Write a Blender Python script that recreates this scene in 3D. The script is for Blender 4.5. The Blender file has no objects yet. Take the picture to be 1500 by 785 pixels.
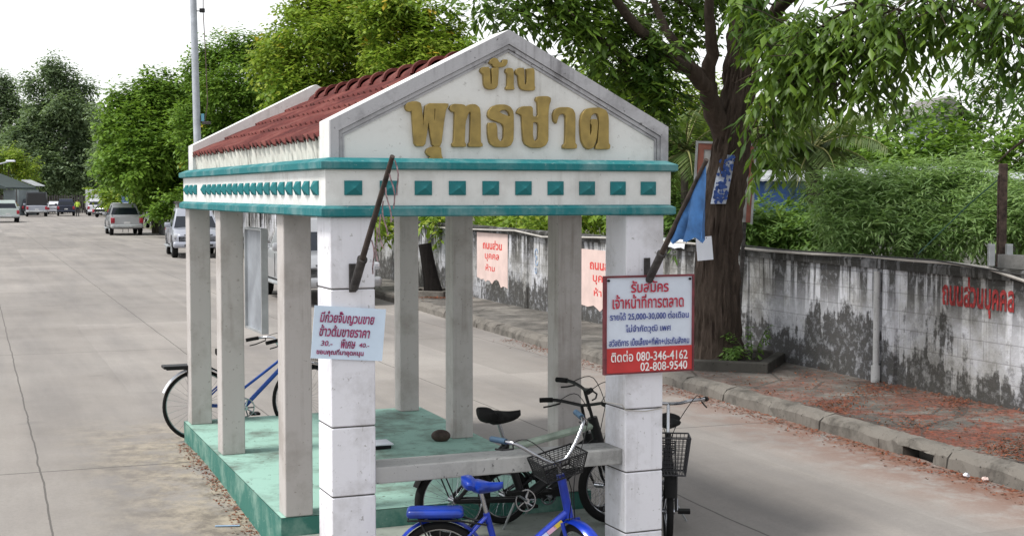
import bpy, bmesh, math, random
import numpy as np
from mathutils import Vector, Matrix

# ------------------------------------------------------------------ camera, sky, sun, exposure
SC = bpy.context.scene
COL = SC.collection
FPX, CAM_H = 2050.0, 2.3
PITCH = math.atan(108.5 / FPX)
cd = bpy.data.cameras.new('camera')
cd.sensor_width = 36.0
cd.lens = FPX / 1500.0 * 36.0
cd.clip_start = 0.1
cd.clip_end = 5000
cam = bpy.data.objects.new('camera', cd)
COL.objects.link(cam)
cam.location = (0, 0, CAM_H)
cam.rotation_euler = (math.pi / 2 - PITCH, 0, 0)
SC.camera = cam

SUN_EL, SUN_AZ = 60.0, -114.0            # azimuth measured from +y (view direction) towards +x; the light comes from the left
w = bpy.data.worlds.new('World')
SC.world = w
w.use_nodes = True
nt = w.node_tree
nt.nodes.clear()
sky = nt.nodes.new('ShaderNodeTexSky')
sky.sky_type = 'NISHITA'
sky.sun_disc = False
sky.sun_elevation = math.radians(SUN_EL)
sky.sun_rotation = math.radians(SUN_AZ)
sky.dust_density = 0.6
sky.air_density = 1.0
hs = nt.nodes.new('ShaderNodeHueSaturation')
hs.inputs['Saturation'].default_value = 0.1
hs.inputs['Value'].default_value = 1.0
bg = nt.nodes.new('ShaderNodeBackground')
bg.inputs['Strength'].default_value = 0.11
wo = nt.nodes.new('ShaderNodeOutputWorld')
nt.links.new(sky.outputs[0], hs.inputs['Color'])
_tc = nt.nodes.new('ShaderNodeTexCoord')
_sx = nt.nodes.new('ShaderNodeSeparateXYZ')
nt.links.new(_tc.outputs['Generated'], _sx.inputs[0])
_mr = nt.nodes.new('ShaderNodeMapRange')          # cloud cover: overhead brighter than the horizon
_mr.inputs['From Min'].default_value = 0.05; _mr.inputs['From Max'].default_value = 0.9
_mr.inputs['To Min'].default_value = 1.2; _mr.inputs['To Max'].default_value = 1.5
nt.links.new(_sx.outputs[2], _mr.inputs['Value'])
_vm = nt.nodes.new('ShaderNodeVectorMath'); _vm.operation = 'SCALE'
nt.links.new(hs.outputs[0], _vm.inputs[0]); nt.links.new(_mr.outputs[0], _vm.inputs['Scale'])
nt.links.new(_vm.outputs[0], bg.inputs['Color'])
nt.links.new(bg.outputs[0], wo.inputs['Surface'])

sl = bpy.data.lights.new('sun', 'SUN')
sl.energy = 2.3
sl.angle = math.radians(12)
sl.color = (1.0, 0.96, 0.9)
so = bpy.data.objects.new('sun', sl)
COL.objects.link(so)
_az, _el = math.radians(SUN_AZ), math.radians(SUN_EL)
_sd = Vector((math.sin(_az) * math.cos(_el), math.cos(_az) * math.cos(_el) * -1.0 if False else math.cos(_az) * math.cos(_el), math.sin(_el)))
so.rotation_euler = _sd.to_track_quat('Z', 'Y').to_euler()

SC.view_settings.view_transform = 'Standard'
SC.view_settings.look = 'None'
SC.view_settings.gamma = 1
SC.view_settings.use_curve_mapping = False
SC.view_settings.exposure = 0.72
SC.cycles.max_bounces = 6
SC.cycles.transparent_max_bounces = 8
SC.cycles.use_denoising = True

RNG = random.Random(7)
NP = np.random.default_rng(11)

def P(px, py, Y):
    """the point seen at pixel (px, py) of the 1500 wide photograph, Y metres ahead"""
    x = (px - 750) / FPX; y = (392.5 - py) / FPX
    c, s = math.cos(PITCH), math.sin(PITCH)
    d = Vector((x, c + y * s, y * c - s))
    return Vector((0, 0, CAM_H)) + d * (Y / d.y)

def ss(a, b, t):
    t = min(1, max(0, (t - a) / (b - a)))
    return t * t * (3 - 2 * t)

# ------------------------------------------------------------------ materials
def nodes_of(name):
    m = bpy.data.materials.new(name)
    m.use_nodes = True
    n = m.node_tree
    return m, n, n.nodes['Principled BSDF']

def N(n, kind, **kw):
    x = n.nodes.new(kind)
    for k, v in kw.items():
        setattr(x, k, v)
    return x

def math_node(n, op, a, b=None, clamp=False):
    x = N(n, 'ShaderNodeMath', operation=op, use_clamp=clamp)
    for i, v in enumerate((a, b)):
        if v is None: continue
        if isinstance(v, (int, float)): x.inputs[i].default_value = v
        else: n.links.new(v, x.inputs[i])
    return x.outputs[0]

def mapped(n, scale=(1, 1, 1), rot=(0, 0, 0), coord='Object'):
    tc = N(n, 'ShaderNodeTexCoord')
    mp = N(n, 'ShaderNodeMapping')
    mp.inputs['Scale'].default_value = scale
    mp.inputs['Rotation'].default_value = rot
    n.links.new(tc.outputs[coord], mp.inputs['Vector'])
    return mp.outputs[0]

def noise(n, vec, scale, detail=5, rough=0.6, dist=0.0):
    x = N(n, 'ShaderNodeTexNoise')
    x.inputs['Scale'].default_value = scale
    x.inputs['Detail'].default_value = detail
    x.inputs['Roughness'].default_value = rough
    x.inputs['Distortion'].default_value = dist
    if vec is not None: n.links.new(vec, x.inputs['Vector'])
    return x.outputs['Fac']

def ramp(n, fac, stops):
    x = N(n, 'ShaderNodeValToRGB')
    e = x.color_ramp.elements
    while len(e) < len(stops): e.new(0.5)
    for i, (p, c) in enumerate(stops):
        e[i].position = p
        e[i].color = (c, c, c, 1) if isinstance(c, (int, float)) else (*c, 1)
    n.links.new(fac, x.inputs['Fac'])
    return x.outputs['Color']

def mix(n, fac, a, b, blend='MIX'):
    x = N(n, 'ShaderNodeMix', data_type='RGBA', blend_type=blend)
    for sock, v in ((x.inputs[0], fac), (x.inputs[6], a), (x.inputs[7], b)):
        if isinstance(v, (int, float)): sock.default_value = v
        elif isinstance(v, tuple): sock.default_value = (*v, 1)
        else: n.links.new(v, sock)
    return x.outputs[2]

def bump(n, bsdf, height, strength=0.3, dist=0.01):
    b = N(n, 'ShaderNodeBump')
    b.inputs['Strength'].default_value = strength
    b.inputs['Distance'].default_value = dist
    n.links.new(height, b.inputs['Height'])
    n.links.new(b.outputs[0], bsdf.inputs['Normal'])

_cache = {}
def mat(name, col, rough=0.6, metal=0.0, var=0.12, scale=6.0, bmp=0.0, spec=0.5, coat=0.0):
    if name in _cache: return _cache[name]
    m, n, b = nodes_of(name)
    b.inputs['Roughness'].default_value = rough
    b.inputs['Metallic'].default_value = metal
    b.inputs['Specular IOR Level'].default_value = spec
    b.inputs['Coat Weight'].default_value = coat
    v = mapped(n)
    f = noise(n, v, scale)
    lo = tuple(c * (1 - var * 1.6) for c in col); hi = tuple(min(1, c * (1 + var)) for c in col)
    c = ramp(n, f, [(0.3, lo), (0.7, hi)])
    n.links.new(c, b.inputs['Base Color'])
    if bmp:
        bump(n, b, noise(n, v, scale * 6), bmp, 0.01)
    _cache[name] = m
    return m

def plaster(name, col, dirt=(0.16, 0.14, 0.11), amount=0.5, streak=0.5, scale=1.0):
    """painted render with vertical run-off streaks, chips and blotches"""
    m, n, b = nodes_of(name)
    b.inputs['Roughness'].default_value = 0.85
    b.inputs['Specular IOR Level'].default_value = 0.25
    v = mapped(n)
    vs = mapped(n, scale=(26, 26, 1.1))
    blot = noise(n, v, 2.4 * scale, 8, 0.68)
    st = noise(n, vs, 1.0, 4, 0.55)
    chips = noise(n, v, 26 * scale, 5, 0.7)
    f1 = ramp(n, blot, [(0.48, 0.0), (0.66, 1.0)])
    f2 = math_node(n, 'MULTIPLY', ramp(n, st, [(0.5, 0.0), (0.66, 1.0)]), ramp(n, noise(n, v, 1.7, 5, 0.65), [(0.46, 0.05), (0.6, 1.0)]))
    f3 = ramp(n, chips, [(0.63, 0.0), (0.67, 1.0)])
    c = mix(n, math_node(n, 'MULTIPLY', f1, amount * 0.5), col, dirt)
    c = mix(n, math_node(n, 'MULTIPLY', f2, streak * 0.5), c, dirt)
    c = mix(n, math_node(n, 'MULTIPLY', f3, amount * 0.7), c, tuple(d * 0.9 for d in dirt))
    n.links.new(c, b.inputs['Base Color'])
    bump(n, b, noise(n, v, 40, 6, 0.7), 0.35, 0.006)
    return m

M = {}
M['white'] = plaster('white_paint', (0.74, 0.74, 0.79), amount=0.7, streak=0.3)
M['cream'] = plaster('cream_paint', (0.71, 0.715, 0.70), amount=0.45, streak=0.4)
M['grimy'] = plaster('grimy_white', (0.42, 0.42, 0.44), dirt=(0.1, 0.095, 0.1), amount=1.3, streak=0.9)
M['eave'] = plaster('streaked_white', (0.68, 0.66, 0.6), dirt=(0.09, 0.075, 0.06), amount=0.5, streak=1.5)
M['column'] = plaster('column_paint', (0.48, 0.455, 0.44), dirt=(0.17, 0.135, 0.105), amount=0.7, streak=0.7)
M['bench'] = plaster('bench_concrete', (0.42, 0.42, 0.41), dirt=(0.1, 0.1, 0.1), amount=1.2, streak=0.5)
M['teal'] = plaster('teal_paint', (0.018, 0.16, 0.175), dirt=(0.26, 0.36, 0.36), amount=1.0, streak=0.6)
M['teal_boss'] = plaster('teal_boss_paint', (0.022, 0.17, 0.185), dirt=(0.06, 0.12, 0.12), amount=0.4, streak=0.2)
M['floor'] = plaster('worn_mint_paint', (0.28, 0.46, 0.395), dirt=(0.09, 0.10, 0.085), amount=1.6, streak=0.0, scale=0.7)
M['riser'] = plaster('green_riser_paint', (0.045, 0.165, 0.135), dirt=(0.25, 0.38, 0.32), amount=1.5, streak=0.5)
M['gold'] = mat('gold_paint', (0.31, 0.222, 0.064), 0.4, 0.3, 0.18, 14)
M['black_metal'] = mat('black_metal', (0.007, 0.007, 0.008), 0.45, spec=0.3)
M['rubber'] = mat('rubber', (0.01, 0.01, 0.01), 0.8, spec=0.2)
M['chrome'] = mat('chrome', (0.42, 0.43, 0.46), 0.2, 1.0, 0.1)
M['steel'] = mat('galvanised_steel', (0.42, 0.44, 0.45), 0.5, 0.7, 0.2, 4)
M['rust'] = mat('rusty_iron', (0.075, 0.05, 0.04), 0.85, 0.2, 0.5, 20, 0.3)
M['old_wood'] = mat('old_wood', (0.045, 0.032, 0.026), 0.85, 0, 0.5, 12, 0.4)
M['blue_paint'] = mat('blue_bicycle_paint', (0.004, 0.035, 0.42), 0.28, 0.3, 0.25, 9, coat=0.4)
M['blue_dull'] = mat('dark_blue_bicycle_paint', (0.01, 0.07, 0.36), 0.35, 0.1, 0.15, 5)
M['blue_vinyl'] = mat('blue_vinyl', (0.004, 0.03, 0.27), 0.3, 0, 0.3, 8)
M['mint_tube'] = mat('pale_green_paint', (0.33, 0.4, 0.33), 0.5, 0, 0.2, 9)
M['teal_rubber'] = mat('teal_rubber', (0.05, 0.3, 0.3), 0.6)
M['pole'] = mat('pole_concrete', (0.42, 0.45, 0.5), 0.85, 0, 0.12, 3)
M['paper'] = mat('white_paper', (0.72, 0.75, 0.82), 0.8, 0, 0.05, 3)
M['card'] = mat('white_card', (0.60, 0.72, 0.86), 0.7, 0, 0.05, 4)
M['banner'] = mat('banner_vinyl', (0.62, 0.68, 0.78), 0.55, 0, 0.07, 4, 0.12)
M['red_vinyl'] = mat('red_vinyl', (0.5, 0.03, 0.03), 0.5, 0, 0.12, 5)
M['dark_red'] = mat('dark_red_paint', (0.16, 0.03, 0.04), 0.6, 0.1, 0.3, 9)
M['ink_red'] = mat('red_ink', (0.42, 0.02, 0.05), 0.7, 0, 0.2, 30)
M['ink_blue'] = mat('blue_ink', (0.03, 0.05, 0.26), 0.7, 0, 0.2, 30)
M['ink_purple'] = mat('marker_ink', (0.30, 0.03, 0.12), 0.7, 0, 0.4, 40)
M['ink_white'] = mat('white_ink', (0.78, 0.76, 0.76), 0.7)
M['stencil'] = mat('red_stencil_paint', (0.31, 0.03, 0.03), 0.9, 0, 0.5, 18)
M['pink'] = mat('pink_paint', (0.66, 0.51, 0.47), 0.85, 0, 0.08, 3)
M['dark'] = mat('dark_hole', (0.01, 0.009, 0.008), 0.9)
M['soil'] = mat('soil', (0.03, 0.024, 0.018), 0.95, 0, 0.4, 12, 0.5)
M['glass'] = mat('dark_glass', (0.012, 0.016, 0.024), 0.08, 0, 0.1)
M['cable'] = mat('grey_cable', (0.42, 0.4, 0.37), 0.7)

def tile_mat():
    m, n, b = nodes_of('red_roof_tile')
    v = mapped(n)
    f = noise(n, v, 3.0, 7, 0.7)
    f2 = noise(n, mapped(n, scale=(3, 14, 3)), 1.0, 5, 0.6)
    c = ramp(n, f, [(0.36, (0.065, 0.018, 0.017)), (0.5, (0.125, 0.033, 0.029)), (0.66, (0.19, 0.072, 0.06))])
    c = mix(n, ramp(n, f2, [(0.5, 0.0), (0.75, 0.55)]), c, (0.09, 0.05, 0.045))
    n.links.new(c, b.inputs['Base Color'])
    b.inputs['Roughness'].default_value = 0.85
    b.inputs['Specular IOR Level'].default_value = 0.2
    bump(n, b, noise(n, v, 60, 4, 0.7), 0.3, 0.004)
    return m
M['tile'] = tile_mat()

ROAD_DIR = math.atan(0.385)             # the road runs this far left of straight ahead

def road_mat():
    m, n, b = nodes_of('road_concrete')
    tc = N(n, 'ShaderNodeTexCoord')
    mp = N(n, 'ShaderNodeMapping', vector_type='POINT')
    mp.inputs['Rotation'].default_value = (0, 0, -ROAD_DIR)
    n.links.new(tc.outputs['Object'], mp.inputs['Vector'])
    sp = N(n, 'ShaderNodeSeparateXYZ')
    n.links.new(mp.outputs[0], sp.inputs[0])
    wob = math_node(n, 'MULTIPLY', math_node(n, 'SUBTRACT', noise(n, tc.outputs['Object'], 1.3, 4), 0.5), 0.05)
    cx = math_node(n, 'ADD', sp.outputs[0], wob)
    cy = math_node(n, 'ADD', sp.outputs[1], wob)
    def line(c, off, step, half):
        t = math_node(n, 'DIVIDE', math_node(n, 'SUBTRACT', c, off), step)
        d = math_node(n, 'ABSOLUTE', math_node(n, 'SUBTRACT', math_node(n, 'FRACT', t), 0.5))
        return math_node(n, 'LESS_THAN', math_node(n, 'SUBTRACT', 0.5, d), half / step)
    # rotated coordinate of the long joints: x' = x cos + y sin
    c0 = -3.1 * math.cos(ROAD_DIR) + 9.4 * math.sin(ROAD_DIR)
    l1 = line(cx, c0, 2.35, 0.008)
    c1 = 11.5 * math.cos(ROAD_DIR) + 4.0 * math.sin(ROAD_DIR)
    l2 = line(cy, c1, 9.0, 0.012)
    base = ramp(n, noise(n, tc.outputs['Object'], 0.35, 9, 0.66), [(0.3, (0.19, 0.174, 0.16)), (0.5, (0.248, 0.23, 0.214)), (0.7, (0.30, 0.281, 0.262))])
    mp2 = N(n, 'ShaderNodeMapping')
    mp2.inputs['Scale'].default_value = (1.7, 0.14, 1)
    n.links.new(mp.outputs[0], mp2.inputs['Vector'])
    tr = ramp(n, noise(n, mp2.outputs[0], 1.0, 6, 0.62), [(0.42, 0.0), (0.64, 1.0)])
    c = mix(n, math_node(n, 'MULTIPLY', tr, 0.36), base, (0.125, 0.12, 0.122))
    mp3 = N(n, 'ShaderNodeMapping')
    mp3.inputs['Scale'].default_value = (0.9, 0.1, 1)
    mp3.inputs['Location'].default_value = (7, 3, 0)
    n.links.new(mp.outputs[0], mp3.inputs['Vector'])
    tr2 = ramp(n, noise(n, mp3.outputs[0], 1.0, 6, 0.62), [(0.45, 0.0), (0.75, 1.0)])
    c = mix(n, math_node(n, 'MULTIPLY', tr2, 0.4), c, (0.38, 0.35, 0.32))
    ix = math_node(n, 'FLOOR', math_node(n, 'DIVIDE', math_node(n, 'SUBTRACT', math_node(n, 'SUBTRACT', cx, c0), 1.175), 2.35))
    iy = math_node(n, 'FLOOR', math_node(n, 'DIVIDE', math_node(n, 'SUBTRACT', math_node(n, 'SUBTRACT', cy, c1), 4.5), 9.0))
    cb = N(n, 'ShaderNodeCombineXYZ'); n.links.new(ix, cb.inputs[0]); n.links.new(iy, cb.inputs[1])
    wn_ = N(n, 'ShaderNodeTexWhiteNoise', noise_dimensions='2D'); n.links.new(cb.outputs[0], wn_.inputs['Vector'])
    c = mix(n, 1.0, c, ramp(n, wn_.outputs['Value'], [(0.0, 0.88), (1.0, 1.1)]), 'MULTIPLY')
    oil = ramp(n, noise(n, tc.outputs['Object'], 1.1, 3, 0.45), [(0.66, 0.0), (0.76, 1.0)])
    c = mix(n, math_node(n, 'MULTIPLY', oil, 0.4), c, (0.11, 0.105, 0.1))
    grit = ramp(n, noise(n, tc.outputs['Object'], 75, 3, 0.8), [(0.56, 0.0), (0.68, 1.0)])
    c = mix(n, math_node(n, 'MULTIPLY', grit, 0.3), c, (0.1, 0.095, 0.09))
    # fine speckle and pale sandy deposit beside the shelter's kerb
    sp2 = noise(n, tc.outputs['Object'], 30, 6, 0.75)
    c = mix(n, math_node(n, 'MULTIPLY', ramp(n, sp2, [(0.4, 0.0), (0.75, 1.0)]), 0.4), c, (0.16, 0.15, 0.14))
    xyz = N(n, 'ShaderNodeSeparateXYZ')
    n.links.new(tc.outputs['Object'], xyz.inputs[0])
    # reddish soil along the foot of the right kerb; x' of the kerb foot is about constant
    ck = math_node(n, 'ADD', math_node(n, 'MULTIPLY', xyz.outputs[1], 0.345), xyz.outputs[0])     # x + 0.345 y, kerb = 7.68
    near = N(n, 'ShaderNodeMapRange')
    near.inputs['From Min'].default_value = 6.45; near.inputs['From Max'].default_value = 7.6
    n.links.new(ck, near.inputs['Value'])
    fade = N(n, 'ShaderNodeMapRange')
    fade.inputs['From Min'].default_value = 20.0; fade.inputs['From Max'].default_value = 12.0
    n.links.new(xyz.outputs[1], fade.inputs['Value'])
    rs = ramp(n, noise(n, tc.outputs['Object'], 2.6, 8, 0.7), [(0.36, 0.0), (0.54, 1.0)])
    red = math_node(n, 'MULTIPLY', math_node(n, 'MULTIPLY', near.outputs[0], rs), fade.outputs[0], True)
    c = mix(n, math_node(n, 'MULTIPLY', red, 0.9), c, (0.16, 0.065, 0.035))
    # sandy dirt along the left foot of the platform
    dl = math_node(n, 'ADD', math_node(n, 'MULTIPLY', xyz.outputs[1], 0.414), xyz.outputs[0])     # platform edge = about 2.34
    n1 = N(n, 'ShaderNodeMapRange'); n1.inputs['From Min'].default_value = 1.0; n1.inputs['From Max'].default_value = 2.2
    n.links.new(dl, n1.inputs['Value'])
    n2 = N(n, 'ShaderNodeMapRange'); n2.inputs['From Min'].default_value = 2.7; n2.inputs['From Max'].default_value = 2.4
    n.links.new(dl, n2.inputs['Value'])
    n3 = N(n, 'ShaderNodeMapRange'); n3.inputs['From Min'].default_value = 14.5; n3.inputs['From Max'].default_value = 12.8
    n.links.new(xyz.outputs[1], n3.inputs['Value'])
    sandn = ramp(n, noise(n, tc.outputs['Object'], 2.2, 8, 0.75), [(0.40, 0.0), (0.54, 1.0)])
    sand = math_node(n, 'MULTIPLY', math_node(n, 'MULTIPLY', n1.outputs[0], n2.outputs[0]), math_node(n, 'MULTIPLY', n3.outputs[0], sandn), True)
    c = mix(n, math_node(n, 'MULTIPLY', sand, 0.8), c, ramp(n, noise(n, tc.outputs['Object'], 5.0, 8, 0.75), [(0.4, (0.13, 0.11, 0.085)), (0.58, (0.38, 0.33, 0.25))]))
    c = mix(n, math_node(n, 'MULTIPLY', math_node(n, 'MAXIMUM', l1, l2), 0.8), c, (0.075, 0.07, 0.065))
    n.links.new(c, b.inputs['Base Color'])
    b.inputs['Roughness'].default_value = 0.85
    b.inputs['Specular IOR Level'].default_value = 0.3
    bump(n, b, noise(n, tc.outputs['Object'], 45, 6, 0.75), 0.35, 0.008)
    return m
M['road'] = road_mat()

def walk_mat():
    m, n, b = nodes_of('pavement_concrete')
    tc = N(n, 'ShaderNodeTexCoord')
    o = tc.outputs['Object']
    base = ramp(n, noise(n, o, 1.6, 9, 0.72), [(0.36, (0.04, 0.037, 0.033)), (0.5, (0.10, 0.093, 0.083)), (0.64, (0.2, 0.188, 0.168))])
    xyz = N(n, 'ShaderNodeSeparateXYZ'); n.links.new(o, xyz.inputs[0])
    fade = N(n, 'ShaderNodeMapRange'); fade.inputs['From Min'].default_value = 17.5; fade.inputs['From Max'].default_value = 13.5
    n.links.new(xyz.outputs[1], fade.inputs['Value'])
    r1 = ramp(n, noise(n, o, 1.5, 9, 0.75, 0.4), [(0.45, 0.0), (0.55, 1.0)])
    f = math_node(n, 'MULTIPLY', r1, fade.outputs[0], True)
    redc = ramp(n, noise(n, o, 22, 5, 0.7), [(0.4, (0.06, 0.022, 0.013)), (0.62, (0.24, 0.055, 0.027))])
    c = mix(n, math_node(n, 'MULTIPLY', f, 0.85), base, redc)
    moss = ramp(n, noise(n, o, 0.9, 7, 0.7), [(0.55, 0.0), (0.75, 0.7)])
    c = mix(n, moss, c, (0.06, 0.06, 0.048))
    vo = N(n, 'ShaderNodeTexVoronoi', feature='DISTANCE_TO_EDGE'); vo.inputs['Scale'].default_value = 0.8
    n.links.new(o, vo.inputs['Vector'])
    crack = math_node(n, 'LESS_THAN', vo.outputs['Distance'], 0.012)
    c = mix(n, math_node(n, 'MULTIPLY', crack, 0.7), c, (0.04, 0.035, 0.03))
    n.links.new(c, b.inputs['Base Color'])
    b.inputs['Roughness'].default_value = 0.9
    bump(n, b, noise(n, o, 14, 8, 0.75), 0.6, 0.02)
    return m
M['walk'] = walk_mat()
M['kerb'] = plaster('kerb_stone', (0.165, 0.152, 0.135), dirt=(0.035, 0.032, 0.028), amount=1.5, streak=0.6)

def wall_mat(name='mouldy_whitewash', coping=False):
    m, n, b = nodes_of(name)
    tc = N(n, 'ShaderNodeTexCoord'); o = tc.outputs['Object']
    xyz = N(n, 'ShaderNodeSeparateXYZ'); n.links.new(o, xyz.inputs[0])
    z = xyz.outputs[2]
    vs = mapped(n, scale=(5.5, 5.5, 0.3))
    st = noise(n, vs, 1.0, 7, 0.66)
    bl = noise(n, o, 1.1, 9, 0.7)
    fine = noise(n, o, 9, 7, 0.75)
    white = ramp(n, noise(n, o, 0.8, 8, 0.72), [(0.36, (0.25, 0.245, 0.23)), (0.45, (0.44, 0.44, 0.435)), (0.56, (0.6, 0.61, 0.65))])
    # mould rising from the ground: threshold on height with a noisy edge
    hh = math_node(n, 'ADD', z, math_node(n, 'MULTIPLY', math_node(n, 'SUBTRACT', bl, 0.5), 2.6))
    hh = math_node(n, 'ADD', hh, math_node(n, 'MULTIPLY', math_node(n, 'SUBTRACT', st, 0.5), 1.5))
    low = N(n, 'ShaderNodeMapRange'); low.inputs['From Min'].default_value = 0.78; low.inputs['From Max'].default_value = 0.58
    n.links.new(hh, low.inputs['Value'])
    top = N(n, 'ShaderNodeMapRange'); top.inputs['From Min'].default_value = 0.85; top.inputs['From Max'].default_value = 1.65
    n.links.new(z, top.inputs['Value'])
    drip = math_node(n, 'MULTIPLY', ramp(n, st, [(0.43, 0.0), (0.5, 1.0)]), math_node(n, 'ADD', math_node(n, 'MULTIPLY', top.outputs[0], 1.3), 0.3), True)
    patch = ramp(n, noise(n, o, 2.2, 9, 0.75), [(0.5, 0.0), (0.6, 0.85)])
    mould = ramp(n, fine, [(0.4, (0.01, 0.01, 0.009)), (0.62, (0.05, 0.047, 0.042))])
    f = math_node(n, 'MAXIMUM', low.outputs[0], math_node(n, 'MAXIMUM', drip, math_node(n, 'MULTIPLY', patch, 0.7)), True)
    f = math_node(n, 'MULTIPLY', f, ramp(n, fine, [(0.36, 0.55), (0.5, 1.0)]), True)
    c = mix(n, math_node(n, 'MULTIPLY', f, 0.93), white, mould)
    # block courses showing faintly through the render
    br = N(n, 'ShaderNodeTexBrick')
    br.inputs['Scale'].default_value = 1.0
    br.inputs['Brick Width'].default_value = 0.4; br.inputs['Row Height'].default_value = 0.2
    br.inputs['Mortar Size'].default_value = 0.006
    mpb = N(n, 'ShaderNodeCombineXYZ')
    n.links.new(math_node(n, 'MULTIPLY', xyz.outputs[1], 1.07), mpb.inputs[0]); n.links.new(z, mpb.inputs[1])
    n.links.new(mpb.outputs[0], br.inputs['Vector'])
    c = mix(n, math_node(n, 'MULTIPLY', br.outputs['Fac'], 0.35), c, (0.07, 0.065, 0.06))
    if coping:
        c = mix(n, ramp(n, fine, [(0.3, 0.95), (0.75, 0.55)]), c, (0.022, 0.021, 0.018))
    n.links.new(c, b.inputs['Base Color'])
    b.inputs['Roughness'].default_value = 0.92
    b.inputs['Specular IOR Level'].default_value = 0.2
    bump(n, b, noise(n, o, 18, 8, 0.75), 0.6, 0.015)
    return m
M['wall'] = wall_mat()
M['coping'] = wall_mat('black_coping', True)

def leaf_mat(name, cols, trans=0.35, rough=0.5):
    """leaf green that differs from leaf to leaf"""
    m, n, b = nodes_of(name)
    g = N(n, 'ShaderNodeNewGeometry')
    st = [(i / max(1, len(cols) - 1), c) for i, c in enumerate(cols)]
    c = ramp(n, g.outputs['Random Per Island'], st)
    tc = N(n, 'ShaderNodeTexCoord')
    big = noise(n, tc.outputs['Object'], 0.45, 3, 0.5)
    c = mix(n, ramp(n, big, [(0.35, 0.0), (0.7, 0.35)]), c, tuple(min(1, x * 1.5) for x in cols[-1]))
    n.links.new(c, b.inputs['Base Color'])
    b.inputs['Roughness'].default_value = rough
    b.inputs['Specular IOR Level'].default_value = 0.35
    t = N(n, 'ShaderNodeBsdfTranslucent')
    n.links.new(mix(n, 0.5, c, (0.16, 0.26, 0.02)), t.inputs['Color'])
    mx = N(n, 'ShaderNodeMixShader'); mx.inputs[0].default_value = trans
    n.links.new(b.outputs[0], mx.inputs[1]); n.links.new(t.outputs[0], mx.inputs[2])
    n.links.new(mx.outputs[0], n.nodes['Material Output'].inputs['Surface'])
    return m
G = {}
G['near'] = leaf_mat('near_leaf', [(0.013, 0.034, 0.009), (0.03, 0.078, 0.014), (0.065, 0.14, 0.02), (0.14, 0.22, 0.03)], 0.38, 0.42)
G['bright'] = leaf_mat('bright_leaf', [(0.08, 0.16, 0.018), (0.14, 0.26, 0.028), (0.22, 0.36, 0.04), (0.34, 0.38, 0.05)], 0.45)
G['dark'] = leaf_mat('far_hazed_leaf', [(0.12, 0.175, 0.11), (0.165, 0.23, 0.13), (0.22, 0.29, 0.155)], 0.45)  # far greens lightened and greyed: distance haze put into the leaf colour
G['mango'] = leaf_mat('round_tree_leaf', [(0.055, 0.12, 0.016), (0.095, 0.195, 0.024), (0.15, 0.28, 0.036), (0.21, 0.33, 0.05)], 0.42)
G['yellow'] = leaf_mat('yellow_flower', [(0.4, 0.3, 0.03), (0.5, 0.36, 0.04)], 0.3)
G['bamboo'] = leaf_mat('feathery_leaf', [(0.17, 0.28, 0.1), (0.26, 0.41, 0.15), (0.37, 0.51, 0.21)], 0.5)
G['mid'] = leaf_mat('mid_green_leaf', [(0.08, 0.165, 0.04), (0.13, 0.24, 0.055), (0.2, 0.32, 0.08)], 0.45)
G['palm'] = leaf_mat('palm_leaf', [(0.06, 0.1, 0.03), (0.09, 0.14, 0.045), (0.15, 0.18, 0.07)], 0.3)
G['dry'] = leaf_mat('dry_leaf', [(0.12, 0.028, 0.014), (0.2, 0.048, 0.024), (0.24, 0.09, 0.045), (0.08, 0.03, 0.018)], 0.1, 0.8)

def bark(name, col, s=1.0):
    m, n, b = nodes_of(name)
    v = mapped(n, scale=(9 * s, 9 * s, 1.6 * s))
    f = noise(n, v, 1.0, 8, 0.72, 0.5)
    c = ramp(n, f, [(0.3, tuple(x * 0.45 for x in col)), (0.55, col), (0.75, tuple(x * 1.7 for x in col))])
    n.links.new(c, b.inputs['Base Color'])
    b.inputs['Roughness'].default_value = 0.95
    b.inputs['Specular IOR Level'].default_value = 0.15
    bump(n, b, f, 1.0, 0.05)
    return m
M['bark'] = bark('dark_bark', (0.075, 0.057, 0.046))
M['bark_pale'] = bark('pale_bark', (0.12, 0.105, 0.085))

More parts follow.
